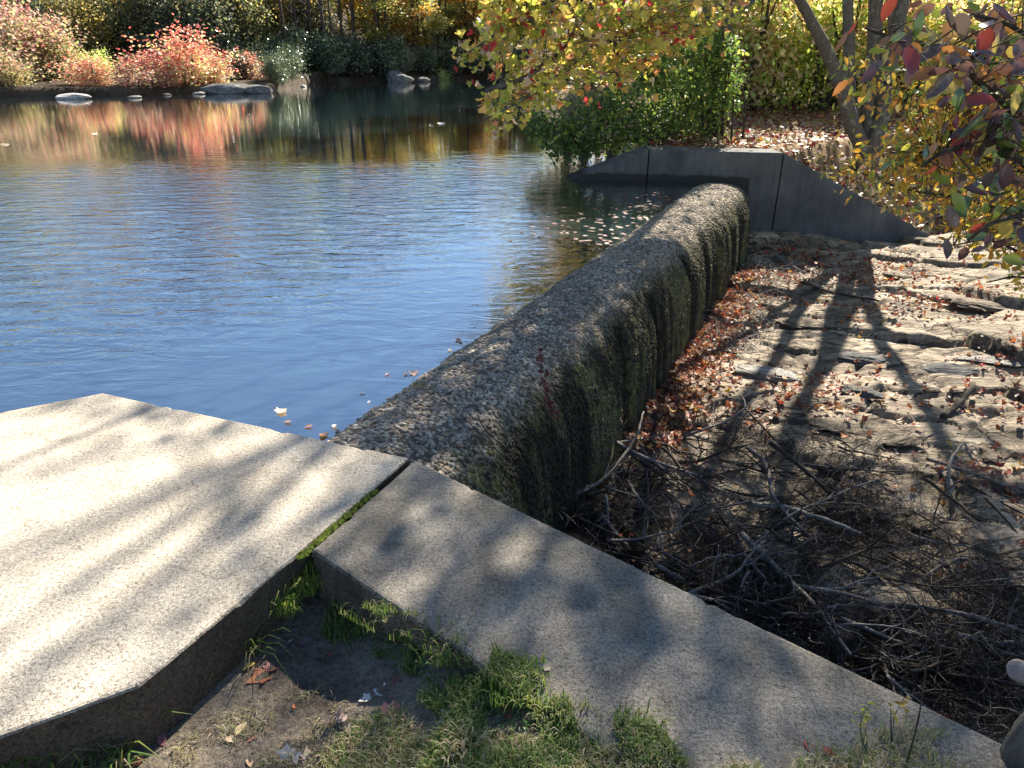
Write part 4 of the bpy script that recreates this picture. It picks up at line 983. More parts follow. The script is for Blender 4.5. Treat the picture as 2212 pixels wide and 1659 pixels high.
# ---------------------------------------------------------------- fallen leaves
PAL_F = [(.30, .11, .05), (.44, .16, .05), (.22, .09, .06), (.36, .24, .15), (.50, .34, .23), (.36, .05, .04), (.16, .09, .065), (.58, .46, .38), (.54, .33, .06)]
WF = [4, 2.6, 3, 3, 2, .8, 3, 1, .7]
SH = [_curl(MAPLE, .5), _curl(OV9, .5), _curl(MAPLE, .9), _curl(OV9, .9), _curl(MAPLE, .2)]
lm = []
for k in range(14):
    sh = SH[k % 5]; mb = MB(); V = sh[0]*[1, 1, 1]; V = V-[0, .45, 0]; n = len(V)
    V = V+np.random.default_rng(k).normal(0, .012, V.shape)
    mb.add(V, sh[1], pick(PAL_F, 1, .1, WF)[0])
    lm.append(mb.mesh('fallen_leaf', False, True))
def leaf_at(p, size, label, group=None, m=None, tilt=.35, cat='leaf', name='fallen_leaf', rz=None):
    o = link(name, m or random.choice(lm), M_leafdry); o.location = p; o.scale = (size,)*3
    o.rotation_euler = (random.gauss(0, tilt), random.gauss(0, tilt), random.random()*6.28 if rz is None else rz)
    return tag(o, label, cat, group)
def colmesh(shape, col, name='fallen_leaf'):
    mb = MB(); mb.add(shape[0]-[0, .45, 0], shape[1], col); return mb.mesh(name, False, True)
# floating leaves
FL = [(608, 888, .075, MAPLE, (.62, .42, .28), 'curled tan oak-like leaf floating nearest the slab edge'),
 (622, 911, .05, OV9, (.45, .27, .2), 'narrow brown leaf floating below the curled tan leaf'),
 (667, 921, .05, OV9, (.6, .3, .18), 'slim orange leaf floating left of the pale rounded leaf'),
 (722, 920, .055, OV9, (.72, .68, .6), 'pale rounded leaf floating at the corner of slab and weir'),
 (698, 940, .06, MAPLE, (.45, .2, .13), 'half-sunk russet leaf touching the slab edge'),
 (728, 930, .045, OV9, (.5, .42, .36), 'small greyish leaf floating by the first weir pebbles'),
 (782, 848, .045, OV9, (.6, .6, .58), 'small white leaf floating alone off the weir'),
 (797, 868, .03, OV9, (.52, .45, .42), 'tiny pale leaf under the small white one'),
 (893, 806, .07, MAPLE, (.75, .5, .4), 'bright pink leaf floating against the weir pebbles'),
 (876, 808, .05, OV9, (.66, .42, .34), 'pinkish leaf floating just left of the bright pink one'),
 (836, 808, .04, OV9, (.55, .3, .25), 'small reddish leaf floating between weir and open water'),
 (990, 736, .06, MAPLE, (.6, .34, .22), 'orange leaf floating close to the weir edge at mid distance'),
 (972, 756, .05, OV9, (.66, .5, .36), 'cream leaf lying at the waterline of the weir'),
 (935, 356, .10, MAPLE, (.66, .5, .4), 'pale leaf floating far out on the rippled pond'),
 (990, 352, .10, OV9, (.7, .62, .5), 'lone light leaf on the ripples left of the ramp wall'),
 (953, 268, .5, OV9, (.8, .74, .7), 'long pale fleck floating on the still far water'),
 (932, 271, .25, OV9, (.8, .74, .7), 'short pale fleck beside the long one on the far water'),
 (205, 289, .3, OV9, (.8, .76, .7), 'pale fleck floating below the red shrub reflections'),
 (10, 312, .22, OV9, (.8, .76, .7), 'pale fleck floating at the left edge of the far water')]
for x, y, s, sh, c, lb in FL:
    p = at(x, y, ZW+.006); leaf_at(p, s, lb, None, colmesh(_curl(sh, .15), c, 'floating_leaf'), .05, name='floating_leaf')
# leaves on the near soil
GL = [(560, 1470, .07, MAPLE, (.62, .32, .12), 'orange-brown curled leaf at the edge of the slab shadow'),
 (535, 1445, .055, OV9, (.66, .40, .14), 'smaller orange leaf just above the curled one'),
 (590, 1447, .05, MAPLE, (.5, .22, .14), 'reddish brown leaf on the right of the orange pair'),
 (697, 1505, .032, OV9, (.55, .42, .2), 'small tan oval leaf alone on bare soil'),
 (636, 1530, .016, OV9, (.7, .07, .06), 'tiny bright red leaf on the bare soil'),
 (712, 1416, .02, OV9, (.66, .05, .08), 'tiny crimson leaf by the dark grass'),
 (352, 1602, .045, OV9, (.56, .26, .22), 'pinkish oval leaf at the end of the slab shadow'),
 (388, 1558, .03, OV9, (.62, .32, .22), 'small salmon leaf on the slab shadow line'),
 (470, 1575, .028, OV9, (.3, .2, .15), 'brown curled leaf scrap among dead stalks'),
 (520, 1580, .042, OV9, (.74, .5, .34), 'bright peach leaf upper of the sunlit peach pair'),
 (505, 1602, .04, OV9, (.76, .52, .38), 'bright peach leaf lower of the sunlit peach pair'),
 (545, 1600, .03, OV9, (.6, .34, .2), 'small tan leaf right of the peach pair'),
 (625, 1645, .062, MAPLE, (.72, .62, .55), 'large whitish lobed leaf at the bottom edge'),
 (675, 1640, .052, MAPLE, (.68, .46, .38), 'pinkish lobed leaf right of the large whitish one'),
 (540, 1650, .035, OV9, (.5, .28, .2), 'brown leaf left of the large whitish one at the bottom edge'),
 (760, 1580, .035, MAPLE, (.62, .48, .4), 'faded pink leaf in the thin dry grass'),
 (775, 1625, .03, OV9, (.62, .38, .32), 'small pink leaf standing near the bottom grass'),
 (738, 1555, .04, MAPLE, (.42, .3, .25), 'brown crumpled leaf between soil and dry grass'),
 (822, 1500, .045, MAPLE, (.58, .57, .56), 'silver-grey curled leaf in the shaded grass'),
 (790, 1515, .035, MAPLE, (.62, .58, .52), 'pale crinkled leaf left of the silver-grey one'),
 (868, 1470, .06, MAPLE, (.22, .10, .09), 'dark maroon crumpled leaf in the shaded grass'),
 (855, 1530, .045, OV9, (.32, .2, .14), 'long brown leaf standing in the grass'),
 (832, 1535, .04, OV9, (.36, .18, .16), 'dull purple leaf leaning beside the long brown one'),
 (1065, 1520, .055, MAPLE, (.30, .10, .07), 'dark red-brown leaf in grass beside the wing wall'),
 (1095, 1545, .045, OV9, (.42, .24, .1), 'tan leaf overlapping the dark red-brown leaf'),
 (1178, 1445, .035, MAPLE, (.5, .42, .33), 'curled beige leaf lying on the wing wall edge'),
 (985, 1630, .06, OV9, (.4, .17, .1), 'rust folded leaf near the bottom centre'),
 (1010, 1652, .07, MAPLE, (.66, .55, .46), 'big pale leaf cut by the bottom edge'),
 (965, 1560, .05, MAPLE, (.34, .31, .27), 'grey-brown flat leaf in the mixed grass'),
 (1262, 1590, .03, MAPLE, (.5, .36, .3), 'small pinkish leaf speared on a twig in grass'),
 (660, 1395, .045, MAPLE, (.3, .17, .18), 'plum coloured leaf beside the pale pebble-like leaf'),
 (628, 1390, .022, OV9, (.6, .5, .5), 'tiny pale leaf under the grass tuft'),
 (45, 1640, .04, OV9, (.6, .1, .05), 'red leaf in the dark grass at the lower left corner'),
 (250, 1645, .05, MAPLE, (.5, .2, .07), 'orange leaf in the dark grass under the slab'),
 (300, 1650, .035, OV9, (.5, .1, .07), 'thin red leaf at the edge of shadow at the bottom left'),
 (1745, 1618, .04, OV9, (.5, .12, .07), 'curved red leaf on the lower end of the wing wall'),
 (1788, 1630, .035, OV9, (.52, .14, .06), 'second red leaf on the wing wall, right of the curved one'),
 (1720, 1640, .03, OV9, (.35, .2, .1), 'brown leaf where grass creeps on the wing wall')]
def topz(x, y):
    return max(gz(x, y), 0.001 if inpoly(x, y, WING) or inpoly(x, y, SLAB) else -9)
for x, y, s, sh, c, lb in GL:
    p = hit(x, y, topz); leaf_at(p+[0, 0, .008], s, lb, None, colmesh(_curl(sh, random.uniform(.1, .4)), c), .16)
# drifts on the creek bed
def pile_z(x, y):
    w = wing_side(x, y); hgt = .62*math.exp(-((w-.7)/.85)**2)*float(sstep(-.7, .3, x))*float(sstep(4.8, 2.8, x))
    return bz(x, y)+hgt
def du_of(x, y): return (x-W0[0])*WN[0]+(y-W0[1])*WN[1]
def drift_pts(n, seed):
    r_ = np.random.default_rng(seed); out = []
    while len(out) < n:
        k = r_.random()
        if k < .46:
            s = r_.uniform(2.3, 8.4); d = abs(r_.normal(0, .24)); p = wc(s, .97+d)
        elif k < .7:
            c = [(4.6, 8.2), (5.6, 8.6), (5.4, 6.6), (3.6, 4.5), (4.9, 5.6), (3.9, 9.8), (4.6, 10.6), (5.4, 10.2), (4.2, 10.9), (2.35, 5.6), (2.9, 5.9), (4.1, 4.0), (5.0, 9.6)][r_.integers(13)]
            p = np.array(c)+r_.normal(0, .34, 2)*[1.3, .8]
        else: p = np.array([r_.uniform(.6, 7.8), r_.uniform(2.2, 11.3)])
        if du_of(*p) < .97 or wing_side(p[0], p[1]) < .35 or p[1] > wallfront(p[0])-.05: continue
        if k >= .7 and fbm(p[0]*1.4, p[1]*1.4, 0, 301) < .52: continue
        out.append(p)
    return np.array(out)
DP = drift_pts(5600, 55); dz = bed_z(DP[:, 0], DP[:, 1])
rngpos = np.argsort(np.hypot(DP[:, 0], DP[:, 1])+rng.random(len(DP))*.8)
vis = [i for i in rngpos if 1100 < 1106+FPX*DP[i, 0]/(DP[i, 1]*cp+2.9*sp) < 2230 and DP[i, 1] > 2.6]
ind = vis[:230]; sel = set(ind)
for i in ind:
    x, y = DP[i]; d = du_of(x, y)
    if d < 1.5: lb, g = 'russet fallen leaf in the drift along the foot of the mossy weir', 'fallen leaves along the weir foot'
    elif y < 4.3: lb, g = 'brown fallen leaf caught in the brush pile behind the wing wall', 'fallen leaves caught in the brush pile'
    else: lb, g = 'reddish fallen leaf lying loose on the rocky creek bed', 'fallen leaves on the creek bed'
    leaf_at((x, y, max(dz[i], pile_z(x, y))+.015+.03*random.random()), random.uniform(.04, .075), lb, g)
rest = np.array([i for i in range(len(DP)) if i not in sel]); c = MB()
for k in range(3):
    q = rest[k::3]; n = len(q); P = np.c_[DP[q], dz[q]+.01+.035*rng.random(n)]
    cloud(c, SH[k], P, .04+.035*rng.random(n), pick(PAL_F, n, .25, WF), flat=.45)
tag(link('leaf_litter', c.mesh('leaf_litter', False, True), M_leafdry), 'red and brown leaf litter drifted over the creek bed', 'leaf litter', kind='stuff')
# litter on the right bank and floating by the far wall
n = 11000; X = rng.uniform(2.4, 14, n); Y = 12.1+9*rng.random(n)**1.4; ok = (Y > wallfront(X)+.6) & (X > shore_x(Y)+.3); X = X[ok]; Y = Y[ok]; n = len(X)
c = MB(); cloud(c, RHOMB, np.c_[X, Y, bank_z(X, Y)+.02], .08+.05*rng.random(n), pick(PAL_F+[(.66, .55, .3), (.45, .48, .12)], n, .25), flat=.4)
tag(link('leaf_litter', c.mesh('leaf_litter', False, True), M_leafdry), 'sunlit leaf litter covering the forest floor behind the far wall', 'leaf litter', kind='stuff')
n = 190; s = rng.uniform(4.4, 8.4, n); u = -np.abs(rng.normal(0, 1, n))*(.06+.12*np.clip(s-2, 0, 6)); XY = np.array([wc(a, b) for a, b in zip(s, u)])
ok = XY[:, 1] < wallfront(XY[:, 0])-.03; XY = XY[ok]; n = len(XY)
c = MB(); cloud(c, OV9F, np.c_[XY, np.full(n, ZW+.004)], .05+.04*rng.random(n), pick([(.25, .15, .08), (.34, .24, .15), (.18, .09, .05), (.42, .33, .24), (.3, .13, .07)], n), flat=.012)
tag(link('floating_litter', c.mesh('floating_litter', False, True), M_leafdry), 'brown leaves and debris floating along the far pond side of the weir', 'leaf litter', kind='stuff')

# ---------------------------------------------------------------- brush pile
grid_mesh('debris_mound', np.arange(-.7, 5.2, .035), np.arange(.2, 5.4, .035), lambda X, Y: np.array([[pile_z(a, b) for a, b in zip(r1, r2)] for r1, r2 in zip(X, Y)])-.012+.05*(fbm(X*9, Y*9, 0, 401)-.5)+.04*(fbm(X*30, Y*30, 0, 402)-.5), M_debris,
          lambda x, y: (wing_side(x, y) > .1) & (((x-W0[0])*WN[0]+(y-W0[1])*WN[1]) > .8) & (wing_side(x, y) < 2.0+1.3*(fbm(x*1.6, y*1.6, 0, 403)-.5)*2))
def stick_mesh(seed, kids=5, L=1.0, r=.012, bend=.12, n=6, mat=None):
    r_ = np.random.default_rng(seed); mb = MB()
    def br(p, d, L, r, lev):
        pts = [p]; dd = d
        for k in range(5): dd = dd+r_.normal(0, bend, 3)*[1, 1, .7]; dd /= np.linalg.norm(dd); pts.append(pts[-1]+dd*L/5)
        P = smooth_path(pts, 3); tube(mb, P, r, r*.35, n if lev == 0 else 4, .12)
        if lev < 2:
            for k in range(kids if lev == 0 else 2):
                q = P[int((.2+.75*r_.random())*(len(P)-1))]; a = r_.normal(0, 1, 3); a = a-dd*(a@dd); a /= np.linalg.norm(a)
                e = dd*.8+a*.75; br(q, e/np.linalg.norm(e), L*(.25+.3*r_.random()), r*.45, lev+1)
    br(np.array([-L/2, 0, 0]), np.array([1.0, 0, 0]), L, r, 0)
    return mb.mesh('branch')
SM = [stick_mesh(500+k, 3+k % 4, 1.0, (.009, .014, .022)[k % 3], .10+.04*(k % 3)) for k in range(12)]
cnt = 0; r_ = np.random.default_rng(66)
while cnt < 235:
    px_ = r_.uniform(1130, 2230); py = r_.uniform(930, 1560)
    lo = 1055+(px_-1080)*.503
    if py > lo+25 or (px_ < 1280 and py < 980): continue
    if py < 960 and px_ < 1500: continue
    if px_ > 1880 and r_.random() < .5: continue
    if r_.random() > (.95 if py > lo-300 else .3): continue
    p = at(px_, py, -1.2); p = np.array([p[0], p[1], 0])
    q = hit(px_, py, pile_z); L = r_.uniform(.35, 1.0)*(1.2 if r_.random() < .2 else .8)
    o = link('branch', SM[r_.integers(12)], None)
    o.data = o.data; o.location = (q[0], q[1], q[2]+.03+.04*r_.random()); o.scale = (L, L, L)
    o.rotation_euler = (r_.random()*6.28, r_.normal(0, .22), r_.normal(-.7, .75))
    if wing_side(q[0], q[1]) < .45+.2*L: o.rotation_euler[2] = r_.normal(-.69, .12); 
    if wing_side(q[0], q[1]) < .34: bpy.data.objects.remove(o); continue
    if py > lo-190: lb, g = 'tangled twiggy branch in the brush pile close behind the wing wall', 'branches of the brush pile by the wing wall'
    elif px_ > 1800: lb, g = 'thin dead branch scattered over rocks right of the brush pile', 'dead branches right of the brush pile'
    else: lb, g = 'thin dead branch on the upper part of the brush pile', 'branches on the upper brush pile'
    tag(o, lb, 'branch', g); cnt += 1
for k, m in enumerate(SM):
    if not m.materials: m.materials.append([M_darkbark, M_twig, M_darkbark, M_twig, M_darkbark, M_palestick][k % 6])
# branches one can point at
def pt(x, y, up=.06): q = hit(x, y, pile_z); return q+np.array([0, 0, up])
PB = [('thick bent grey branch reaching left from the pile to the wing wall edge', .016, .007, M_twig, [(1195, 1117, .12), (1290, 1085, .16), (1340, 1040, .2), (1372, 985, .22), (1385, 945, .25)]),
 ('smooth pale grey limb lying across the middle of the brush pile', .022, .013, M_palestick, [(1620, 1125, .14), (1690, 1138, .16), (1760, 1160, .16), (1852, 1185, .12)]),
 ('curved grey limb arching over the smooth pale limb', .016, .012, M_twig, [(1610, 1000, .14), (1645, 1045, .18), (1662, 1110, .16), (1700, 1150, .12), (1755, 1190, .08)]),
 ('dark brown limb in shade running toward the lower right', .028, .018, M_darkbark, [(1560, 1220, .02), (1640, 1245, .06), (1720, 1290, .06), (1800, 1330, .03), (1860, 1350, .0)]),
 ('long straight weathered pole in the lower brush', .018, .010, M_twig, [(1840, 1330, .10), (1990, 1350, .12), (2110, 1375, .12), (2240, 1410, .10)]),
 ('thin pale stick lying from the wing wall edge toward the right', .006, .003, M_palestick, [(1680, 1360, .12), (1760, 1362, .13), (1800, 1350, .14), (1900, 1352, .12), (1960, 1350, .1)]),
 ('curly pale root standing up at the right', .014, .008, M_palestick, [(2020, 1010, .02), (2050, 1060, .06), (2040, 1100, .14), (2035, 1060, .22), (2060, 1020, .24), (2085, 1030, .16)]),
 ('broken cut pole with a sawn end at the lower right of the brush', .014, .014, M_palestick, [(2060, 1402, .1), (2130, 1410, .08), (2215, 1408, .06)]),
 ('pale forked twig rising above the wing wall edge', .006, .002, M_palestick, [(1470, 1262, .1), (1520, 1250, .15), (1590, 1248, .18), (1640, 1236, .2), (1670, 1216, .22)]),
 ('grey stick slanting steeply down behind the wing wall', .012, .008, M_twig, [(1600, 1230, .12), (1640, 1275, .1), (1680, 1330, .08), (1705, 1375, .04)]),
 ('short brown log stub on red leaves at the right', .03, .024, M_darkbark, [(2035, 905, .02), (2068, 885, .06), (2098, 855, .12)]),
 ('white bleached twig web at the near end of the weir', .005, .002, M_palestick, [(1240, 1060, .3), (1262, 1010, .35), (1290, 985, .35), (1306, 950, .3)]),
 ('thin bent stem crossing the mossy face at the near end of the weir', .004, .002, M_twig, [(1180, 1120, .4), (1190, 1060, .42), (1185, 990, .5), (1175, 930, .55), (1165, 860, .6)]),
 ('slender grey branch over leaves at the far foot of the weir', .008, .004, M_palestick, [(1660, 545, .04), (1700, 580, .08), (1760, 600, .06), (1830, 570, .04)]),
 ('dark fallen pole across the far creek bed', .02, .012, M_darkbark, [(1720, 610, .03), (1800, 640, .05), (1900, 655, .03)]),
 ('pale straight stick near the middle right of the creek bed', .012, .007, M_palestick, [(1930, 1150, .05), (2000, 1180, .05), (2100, 1200, .06)]),
 ('brown bent branch right of the rounded tan rock', .016, .01, M_twig, [(2000, 1000, .04), (2100, 1040, .06), (2220, 1080, .04)]),
 ('twisted grey branch at the far right of the brush', .012, .006, M_twig, [(1990, 1270, .08), (2060, 1240, .12), (2120, 1260, .1), (2190, 1290, .06)])]
for lb, r0, r1, mt_, pts in PB:
    P = smooth_path([pt(*q) for q in pts], 5); P = P+rng.normal(0, .004, P.shape); mb = MB(); tube(mb, P, r0, r1, 8, .12)
    for k in range(3 if r0 < .02 else 1):
        j = rng.integers(3, len(P)-1); d = P[j]-P[j-2]; e = P[j]+d/np.linalg.norm(d)*.08+rng.normal(0, .07, 3)+[0, 0, .05]
        tube(mb, smooth_path([P[j], (P[j]+e)/2+rng.normal(0, .012, 3), e], 3), r1*.6, r1*.25, 4)
    o = link('branch', mb.mesh('branch', origin=P[0]), mt_); o.location = P[0]; tag(o, lb, 'branch')
# fine rootlets and twigs: too many to count
def fine(name, n, zone_fn, L, r, mat, label, seed, zc=.0):
    r_ = np.random.default_rng(seed); mb = MB(); k = 0
    while k < n:
        px_ = r_.uniform(1100, 2230); py = r_.uniform(900, 1600)
        if not zone_fn(px_, py, r_): continue
        p = hit(px_, py, pile_z)
        if (px_ > 1900 and r_.random() < .5) or fbm(p[0]*2.2, p[1]*2.2, 0, 411, 3) < .47: continue
        if wing_side(p[0], p[1]) < .33 or du_of(p[0], p[1]) < .98: continue
        p = p+[0, 0, r_.random()*.14-.02]
        d = r_.normal(0, 1, 3)*[1, 1, .45]; d /= np.linalg.norm(d); l = L*r_.uniform(.4, 1.2)
        pts = [p]
        for _ in range(4): d = d+r_.normal(0, .3, 3); d /= np.linalg.norm(d); q = pts[-1]+d*l/4; q[2] = max(q[2], p[2]-.12); pts.append(q)
        tube(mb, np.array(pts), r, r*.5, 3, 0, False); k += 1
    return tag(link(name, mb.mesh(name), mat), label, 'twigs', kind='stuff')
def lo(px_): return 1055+(px_-1080)*.503
fine('rootlets', 10000, lambda x, y, r: (y < lo(x)+20) and (y > lo(x)-(260 if x < 1450 else 400)*(.7+.5*r.random())), .16, .0016, M_root, 'dark mat of fine rootlets and debris in the brush pile', 71)
fine('twigs', 1500, lambda x, y, r: (y < lo(x)+20) and y > 940 and (y > lo(x)-360 or r.random() < .35) and not (x < 1300 and y < 990), .28, .003, M_twig, 'loose thin twigs strewn through the brush pile', 72)
def fine2():
    r_ = np.random.default_rng(73); mb = MB()
    for k in range(620):
        s = r_.uniform(4.6, 8.8); p = wc(s, 1.05+abs(r_.normal(0, .5))); 
        if p[1] > wallfront(p[0])-.1: continue
        z = bz(*p)+.02; d = r_.normal(0, 1, 3)*[1, 1, .5]; pts = [np.array([p[0], p[1], z])]; l = r_.uniform(.1, .5)
        for _ in range(4): d = d+r_.normal(0, .4, 3); d /= np.linalg.norm(d); d[2] = abs(d[2])*.5; pts.append(pts[-1]+d*l/4)
        tube(mb, np.array(pts), .004, .0015, 3, 0, False)
    tag(link('twigs', mb.mesh('twigs'), M_palestick), 'pale twigs scattered over leaves at the far foot of the weir', 'twigs', kind='stuff')
fine2()

# ---------------------------------------------------------------- grass
def blades(mb, P, H, pal, w=.0022, lean=.5, w_=None):
    n = len(P); az = rng.random(n)*6.283; ln = np.abs(rng.normal(lean, .35, n))[:, None]; d = np.stack([np.cos(az), np.sin(az), np.zeros(n)], 1); sd = np.stack([-np.sin(az), np.cos(az), np.zeros(n)], 1)
    H = H[:, None]; up = np.array([0, 0, 1.0]); W_ = w*(.7+.6*rng.random((n, 1)))
    a = P; b = P+up*H*.5+d*H*.22*ln; c = P+up*H*.85+d*H*.65*ln; e = P+up*H*(.95-.35*ln)+d*H*1.15*ln
    V = np.stack([a-sd*W_, a+sd*W_, b-sd*W_*.9, b+sd*W_*.9, c-sd*W_*.6, c+sd*W_*.6, e], 1).reshape(-1, 3)
    o = (np.arange(n)*7)[:, None, None]
    mb.add(V, [(np.array([[0, 1, 3, 2], [2, 3, 5, 4]])[None]+o).reshape(-1, 4), (np.array([[4, 5, 6]])[None]+o).reshape(-1, 3)], np.repeat(pick(pal, n, .25, w_), 7, 0))
GP = [(.09, .17, .035), (.14, .23, .05), (.06, .11, .025), (.24, .28, .07), (.36, .31, .17)]
DRY = [(.42, .35, .20), (.33, .27, .16), (.22, .25, .09), (.50, .43, .30)]
def grass_zone(n, poly, hmin, hmax, pal, seed, clump=.5, w=.0022, lean=.7, mask=.45):
    r_ = np.random.default_rng(seed); out = []
    xs = [q[0] for q in poly]; ys = [q[1] for q in poly]
    while len(out) < n:
        x = r_.uniform(min(xs), max(xs)); y = r_.uniform(min(ys), max(ys))
        if not inpoly(x, y, poly): continue
        p = at(x, y, -.1)
        if fbm(p[0]*9, p[1]*9, 0, seed) < mask: continue
        out.append((x, y))
    P = []
    for x, y in out:
        z = -.1
        for _ in range(4): p = at(x, y, z); z = topz(p[0], p[1])
        P.append(p)
    P = np.array(P); mb = MB(); blades(mb, P, hmin+(hmax-hmin)*r_.random(n), pal, w, lean); return mb
m1 = grass_zone(12500, [(700, 1300), (900, 1330), (1120, 1430), (1300, 1540), (1420, 1575), (1480, 1659), (900, 1700), (960, 1560), (850, 1480), (700, 1380)], .012, .040, GP, 81, mask=.45, w=.0012, lean=.45)
tag(link('grass', m1.mesh('grass', True, True), M_grass), 'shaded green grass along the inner edge of the wing wall', 'grass', kind='stuff')
m2 = grass_zone(9000, [(760, 1560), (900, 1530), (1100, 1590), (1350, 1620), (1640, 1659), (1640, 1760), (700, 1760), (700, 1640)], .010, .030, DRY+GP[:2], 82, mask=.46, w=.0010, lean=.8)
tag(link('dry_grass', m2.mesh('dry_grass', True, True), M_grass), 'short yellowed grass at the bottom centre', 'grass', kind='stuff')
m3 = grass_zone(700, [(430, 1560), (700, 1480), (760, 1560), (700, 1700), (300, 1700)], .008, .02, DRY, 83, mask=.5, w=.0012, lean=1.6)
tag(link('straw', m3.mesh('straw', True, True), M_grass), 'short dead straw scattered on the bare soil', 'straw', kind='stuff')
m4 = grass_zone(1500, [(1820, 1600), (1960, 1560), (2090, 1600), (2170, 1600), (2200, 1760), (1640, 1760), (1700, 1659)], .012, .04, DRY+GP[:2], 84, mask=.5, w=.0011)
tag(link('dry_grass', m4.mesh('dry_grass', True, True), M_grass), 'wispy dry grass over the lower right end of the wing wall', 'grass', kind='stuff')
n = 2600; c = MB(); cx_ = rng.uniform(-1.4, .9, n); cy_ = rng.uniform(.4, 1.75, n); ok = np.array([not inpoly(a, b, SLAB) and (not inpoly(a, b, WING)) for a, b in zip(cx_, cy_)]); cx_ = cx_[ok]; cy_ = cy_[ok]; n = len(cx_)
SV = I0[0]; P = np.c_[cx_, cy_, ground_z(cx_, cy_)]; rr_ = (.0012+.0035*rng.random(n)**3)[:, None, None]
V = (SV[None]*(1+.3*rng.normal(0, 1, (n, len(SV), 1)).clip(-1, 1))*rr_*[1, 1, .7]+P[:, None]); c.add(V.reshape(-1, 3), [(I0[1][None]+(np.arange(n)*len(SV))[:, None, None]).reshape(-1, 3)])
tag(link('soil_crumbs', c.mesh('soil_crumbs'), M_soil), 'crumbs of soil and grit over the bare earth patch', 'grit', kind='stuff')
m5 = MB(); ct = grass_zone(1100, [(960, 1480), (1100, 1480), (1150, 1560), (1050, 1600), (960, 1570)], .01, .02, GP, 85, mask=.3)
n = 900; PP = []
while len(PP) < n:
    x = random.uniform(700, 1180); y = random.uniform(1330, 1600)
    if inpoly(x, y, [(700, 1340), (860, 1350), (1000, 1450), (1130, 1480), (1180, 1580), (1000, 1600), (940, 1500), (800, 1420)]): PP.append(hit(x, y, topz)+[0, 0, .012+.012*random.random()])
cloud(m5, OV9, np.array(PP), .007+.006*rng.random(n), pick([(.06, .14, .03), (.10, .22, .04), (.14, .26, .08)], n), flat=.35)
tag(link('clover', m5.mesh('clover', False, True), M_grass), 'small-leaved clover mixed into the shaded grass', 'clover', kind='stuff')
def tuft(x, y, n, h, spread_, pal, label, lean=.45, w=.0018):
    p = hit(x, y, topz); mb = MB(); P = np.c_[rng.normal(0, spread_, (n, 2)).clip(-1.3*spread_, 1.3*spread_), np.zeros(n)]; blades(mb, P, h*(.5+.6*rng.random(n)), pal, w, lean)
    o = link('grass_tuft', mb.mesh('grass_tuft', True, True), M_grass); o.location = p; return tag(o, label, 'grass tuft')
TG = [(.20, .32, .05), (.32, .42, .07), (.12, .22, .04), (.45, .44, .14)]
tuft(655, 1268, 420, .10, .036, TG, 'bright sunlit grass tuft in the corner below the joint')
tuft(612, 1315, 200, .08, .032, TG, 'leafy grass tuft just under the bright one against the slab')
tuft(545, 1405, 60, .10, .022, GP, 'sparse long-bladed grass tuft in the slab shadow', 1.0)
tuft(740, 1320, 90, .06, .03, GP, 'small green tuft at the foot of the wing wall')
tuft(200, 1655, 90, .10, .06, GP, 'dark grass tuft under the slab at the lower left', 1.0, .0035)
tuft(60, 1670, 60, .08, .05, GP, 'dim grass tuft in the lower left corner', 1.0, .0035)
tuft(970, 1400, 260, .05, .05, GP, 'rounded grass tuft beside the middle of the wing wall edge')
tuft(1120, 1480, 260, .045, .05, TG, 'light green tuft overlapping the wing wall edge')
tuft(1230, 1600, 160, .06, .05, DRY+TG, 'tawny tuft at the bottom of the wing wall edge')
tuft(1010, 1640, 130, .07, .03, DRY, 'pale dry tuft at the bottom centre')
tuft(1385, 1585, 120, .04, .04, GP, 'low green tuft near the lowest part of the wing wall edge')
# tufts growing out of the weir
for (x, y, lb) in [(905, 838, 'tiny straw-coloured tuft on the near crest of the weir'), (1180, 620, 'tiny pale tuft half way along the weir crest')]:
    p = at(x, y, -.45); mb = MB(); blades(mb, rng.normal(0, .02, (45, 3))*[1, 1, 0], .03+.03*rng.random(45), DRY, .0015, .9)
    o = link('grass_tuft', mb.mesh('grass_tuft', True, True), M_grass); o.location = p; tag(o, lb, 'grass tuft')
# weeds at the lower right
def weed(pts, r, label, nl, lsz, pal):
    P = smooth_path([atY(*q) for q in pts], 5); root = empty('weed', P[0], label, 'weed'); mb = MB(); tube(mb, P, r, r*.5, 5, .1)
    link('stem', mb.mesh('stem', origin=P[0]), M_darkbark, root)
    if nl:
        j = rng.integers(len(P)//2, len(P), nl); c = MB(); cloud(c, OV9, P[j]-P[0]+rng.normal(0, .006, (nl, 3)), lsz*(.6+.7*rng.random(nl)), pick(pal, nl)); link('leaves', c.mesh('leaves', False, True), M_leaf, root)
weed([(1954, 1662, 1.02), (1975, 1590, 1.03), (1990, 1520, 1.04), (2002, 1429, 1.05)], .0022, 'tall bare dark twig standing over the wing wall', 0, 0, 0)
weed([(1880, 1640, 1.06), (1860, 1590, 1.07), (1862, 1550, 1.08), (1882, 1520, 1.09)], .0012, 'small leafy weed sprout at the lower right', 26, .012, [(.3, .26, .08), (.2, .24, .06)])
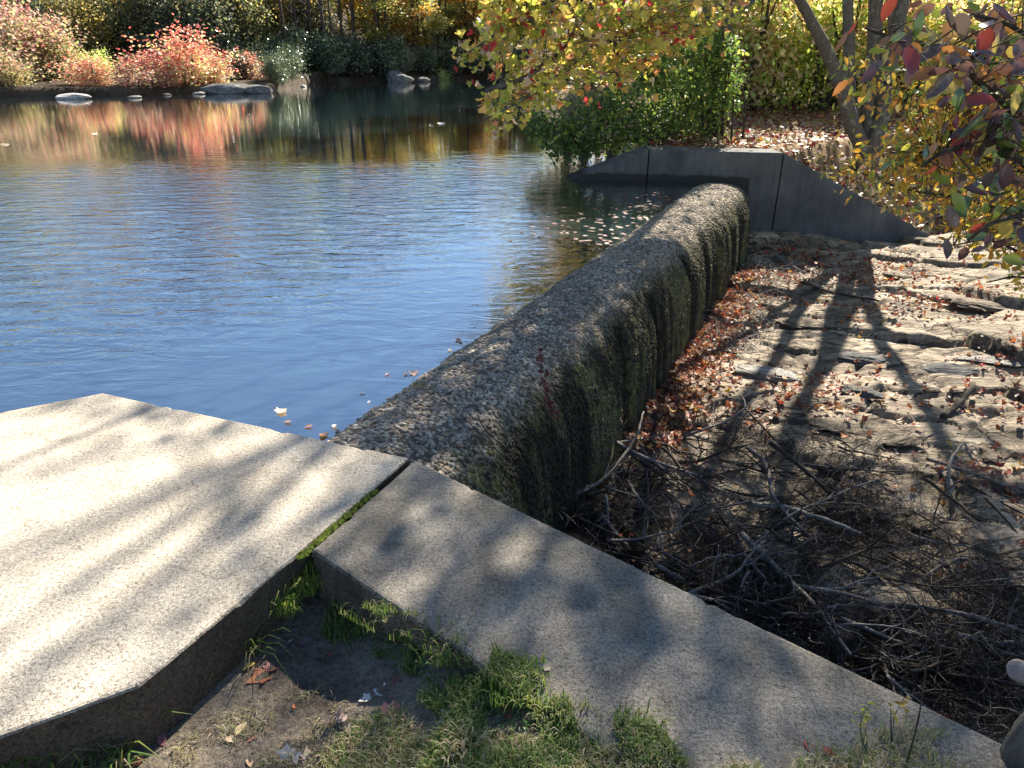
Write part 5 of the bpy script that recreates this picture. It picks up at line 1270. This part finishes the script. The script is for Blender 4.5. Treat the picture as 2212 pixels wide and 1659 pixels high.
weed([(1926, 1600, 1.08), (1925, 1560, 1.09), (1924, 1530, 1.1)], .002, 'short woody stub beside the leafy weed sprout', 0, 0, 0)
weed([(1935, 1600, 1.12), (1930, 1560, 1.13), (1940, 1530, 1.14), (1955, 1505, 1.15)], .0012, 'yellow-leaved weed sprout right of the woody stub', 22, .013, [(.5, .4, .1), (.4, .26, .08)])
weed([(1000, 1640, .0)] if False else [(1232, 1662, 1.14), (1262, 1620, 1.17), (1280, 1590, 1.2)], .0016, 'thin grey twig poking out of the grass at the bottom', 0, 0, 0)
# cattail-like dead stem with reddish frond in front of the weir
p0 = atY(1215, 1010, 3.3)
root = empty('dead_fern', p0, 'reddish dead fern frond in front of the near weir face', 'fern'); mb = MB()
P = smooth_path([p0, atY(1195, 900, 3.3), atY(1180, 830, 3.3), atY(1165, 755, 3.3)], 6)-p0; tube(mb, P, .003, .001, 4); link('stem', mb.mesh('stem'), M_darkbark, root)
j = rng.integers(6, len(P), 120); c = MB(); cloud(c, RHOMB, P[j]+rng.normal(0, .012, (120, 3)), .02+.012*rng.random(120), pick([(.16, .06, .04), (.22, .09, .05)], 120)); link('frond', c.mesh('frond', False, True), M_leafdry, root)
# bare stems by the weir near end
for k, (pts, lb) in enumerate([([(1110, 1010, 3.0), (1060, 960, 3.05), (1000, 900, 3.1), (945, 850, 3.15)], 'thin bare stem leaning left over the weir pebbles'),
   ([(1130, 1000, 3.0), (1050, 930, 3.0), (1030, 880, 3.05), (1028, 820, 3.1)], 'thin bare upright stem over the weir pebbles'),
   ([(1200, 1010, 3.2), (1150, 930, 3.2), (1120, 860, 3.2)], 'dark bare stem beside the reddish fern')]):
    P = smooth_path([atY(*q) for q in pts], 5); mb = MB(); tube(mb, P, .003, .0012, 4)
    for _ in range(3):
        j = rng.integers(5, len(P)-1); tube(mb, np.array([P[j], P[j]+rng.normal(0, .05, 3)]), .0015, .0008, 3)
    o = link('thin_sapling', mb.mesh('thin_sapling', origin=P[0]), M_darkbark); o.location = P[0]; tag(o, lb, 'sapling')
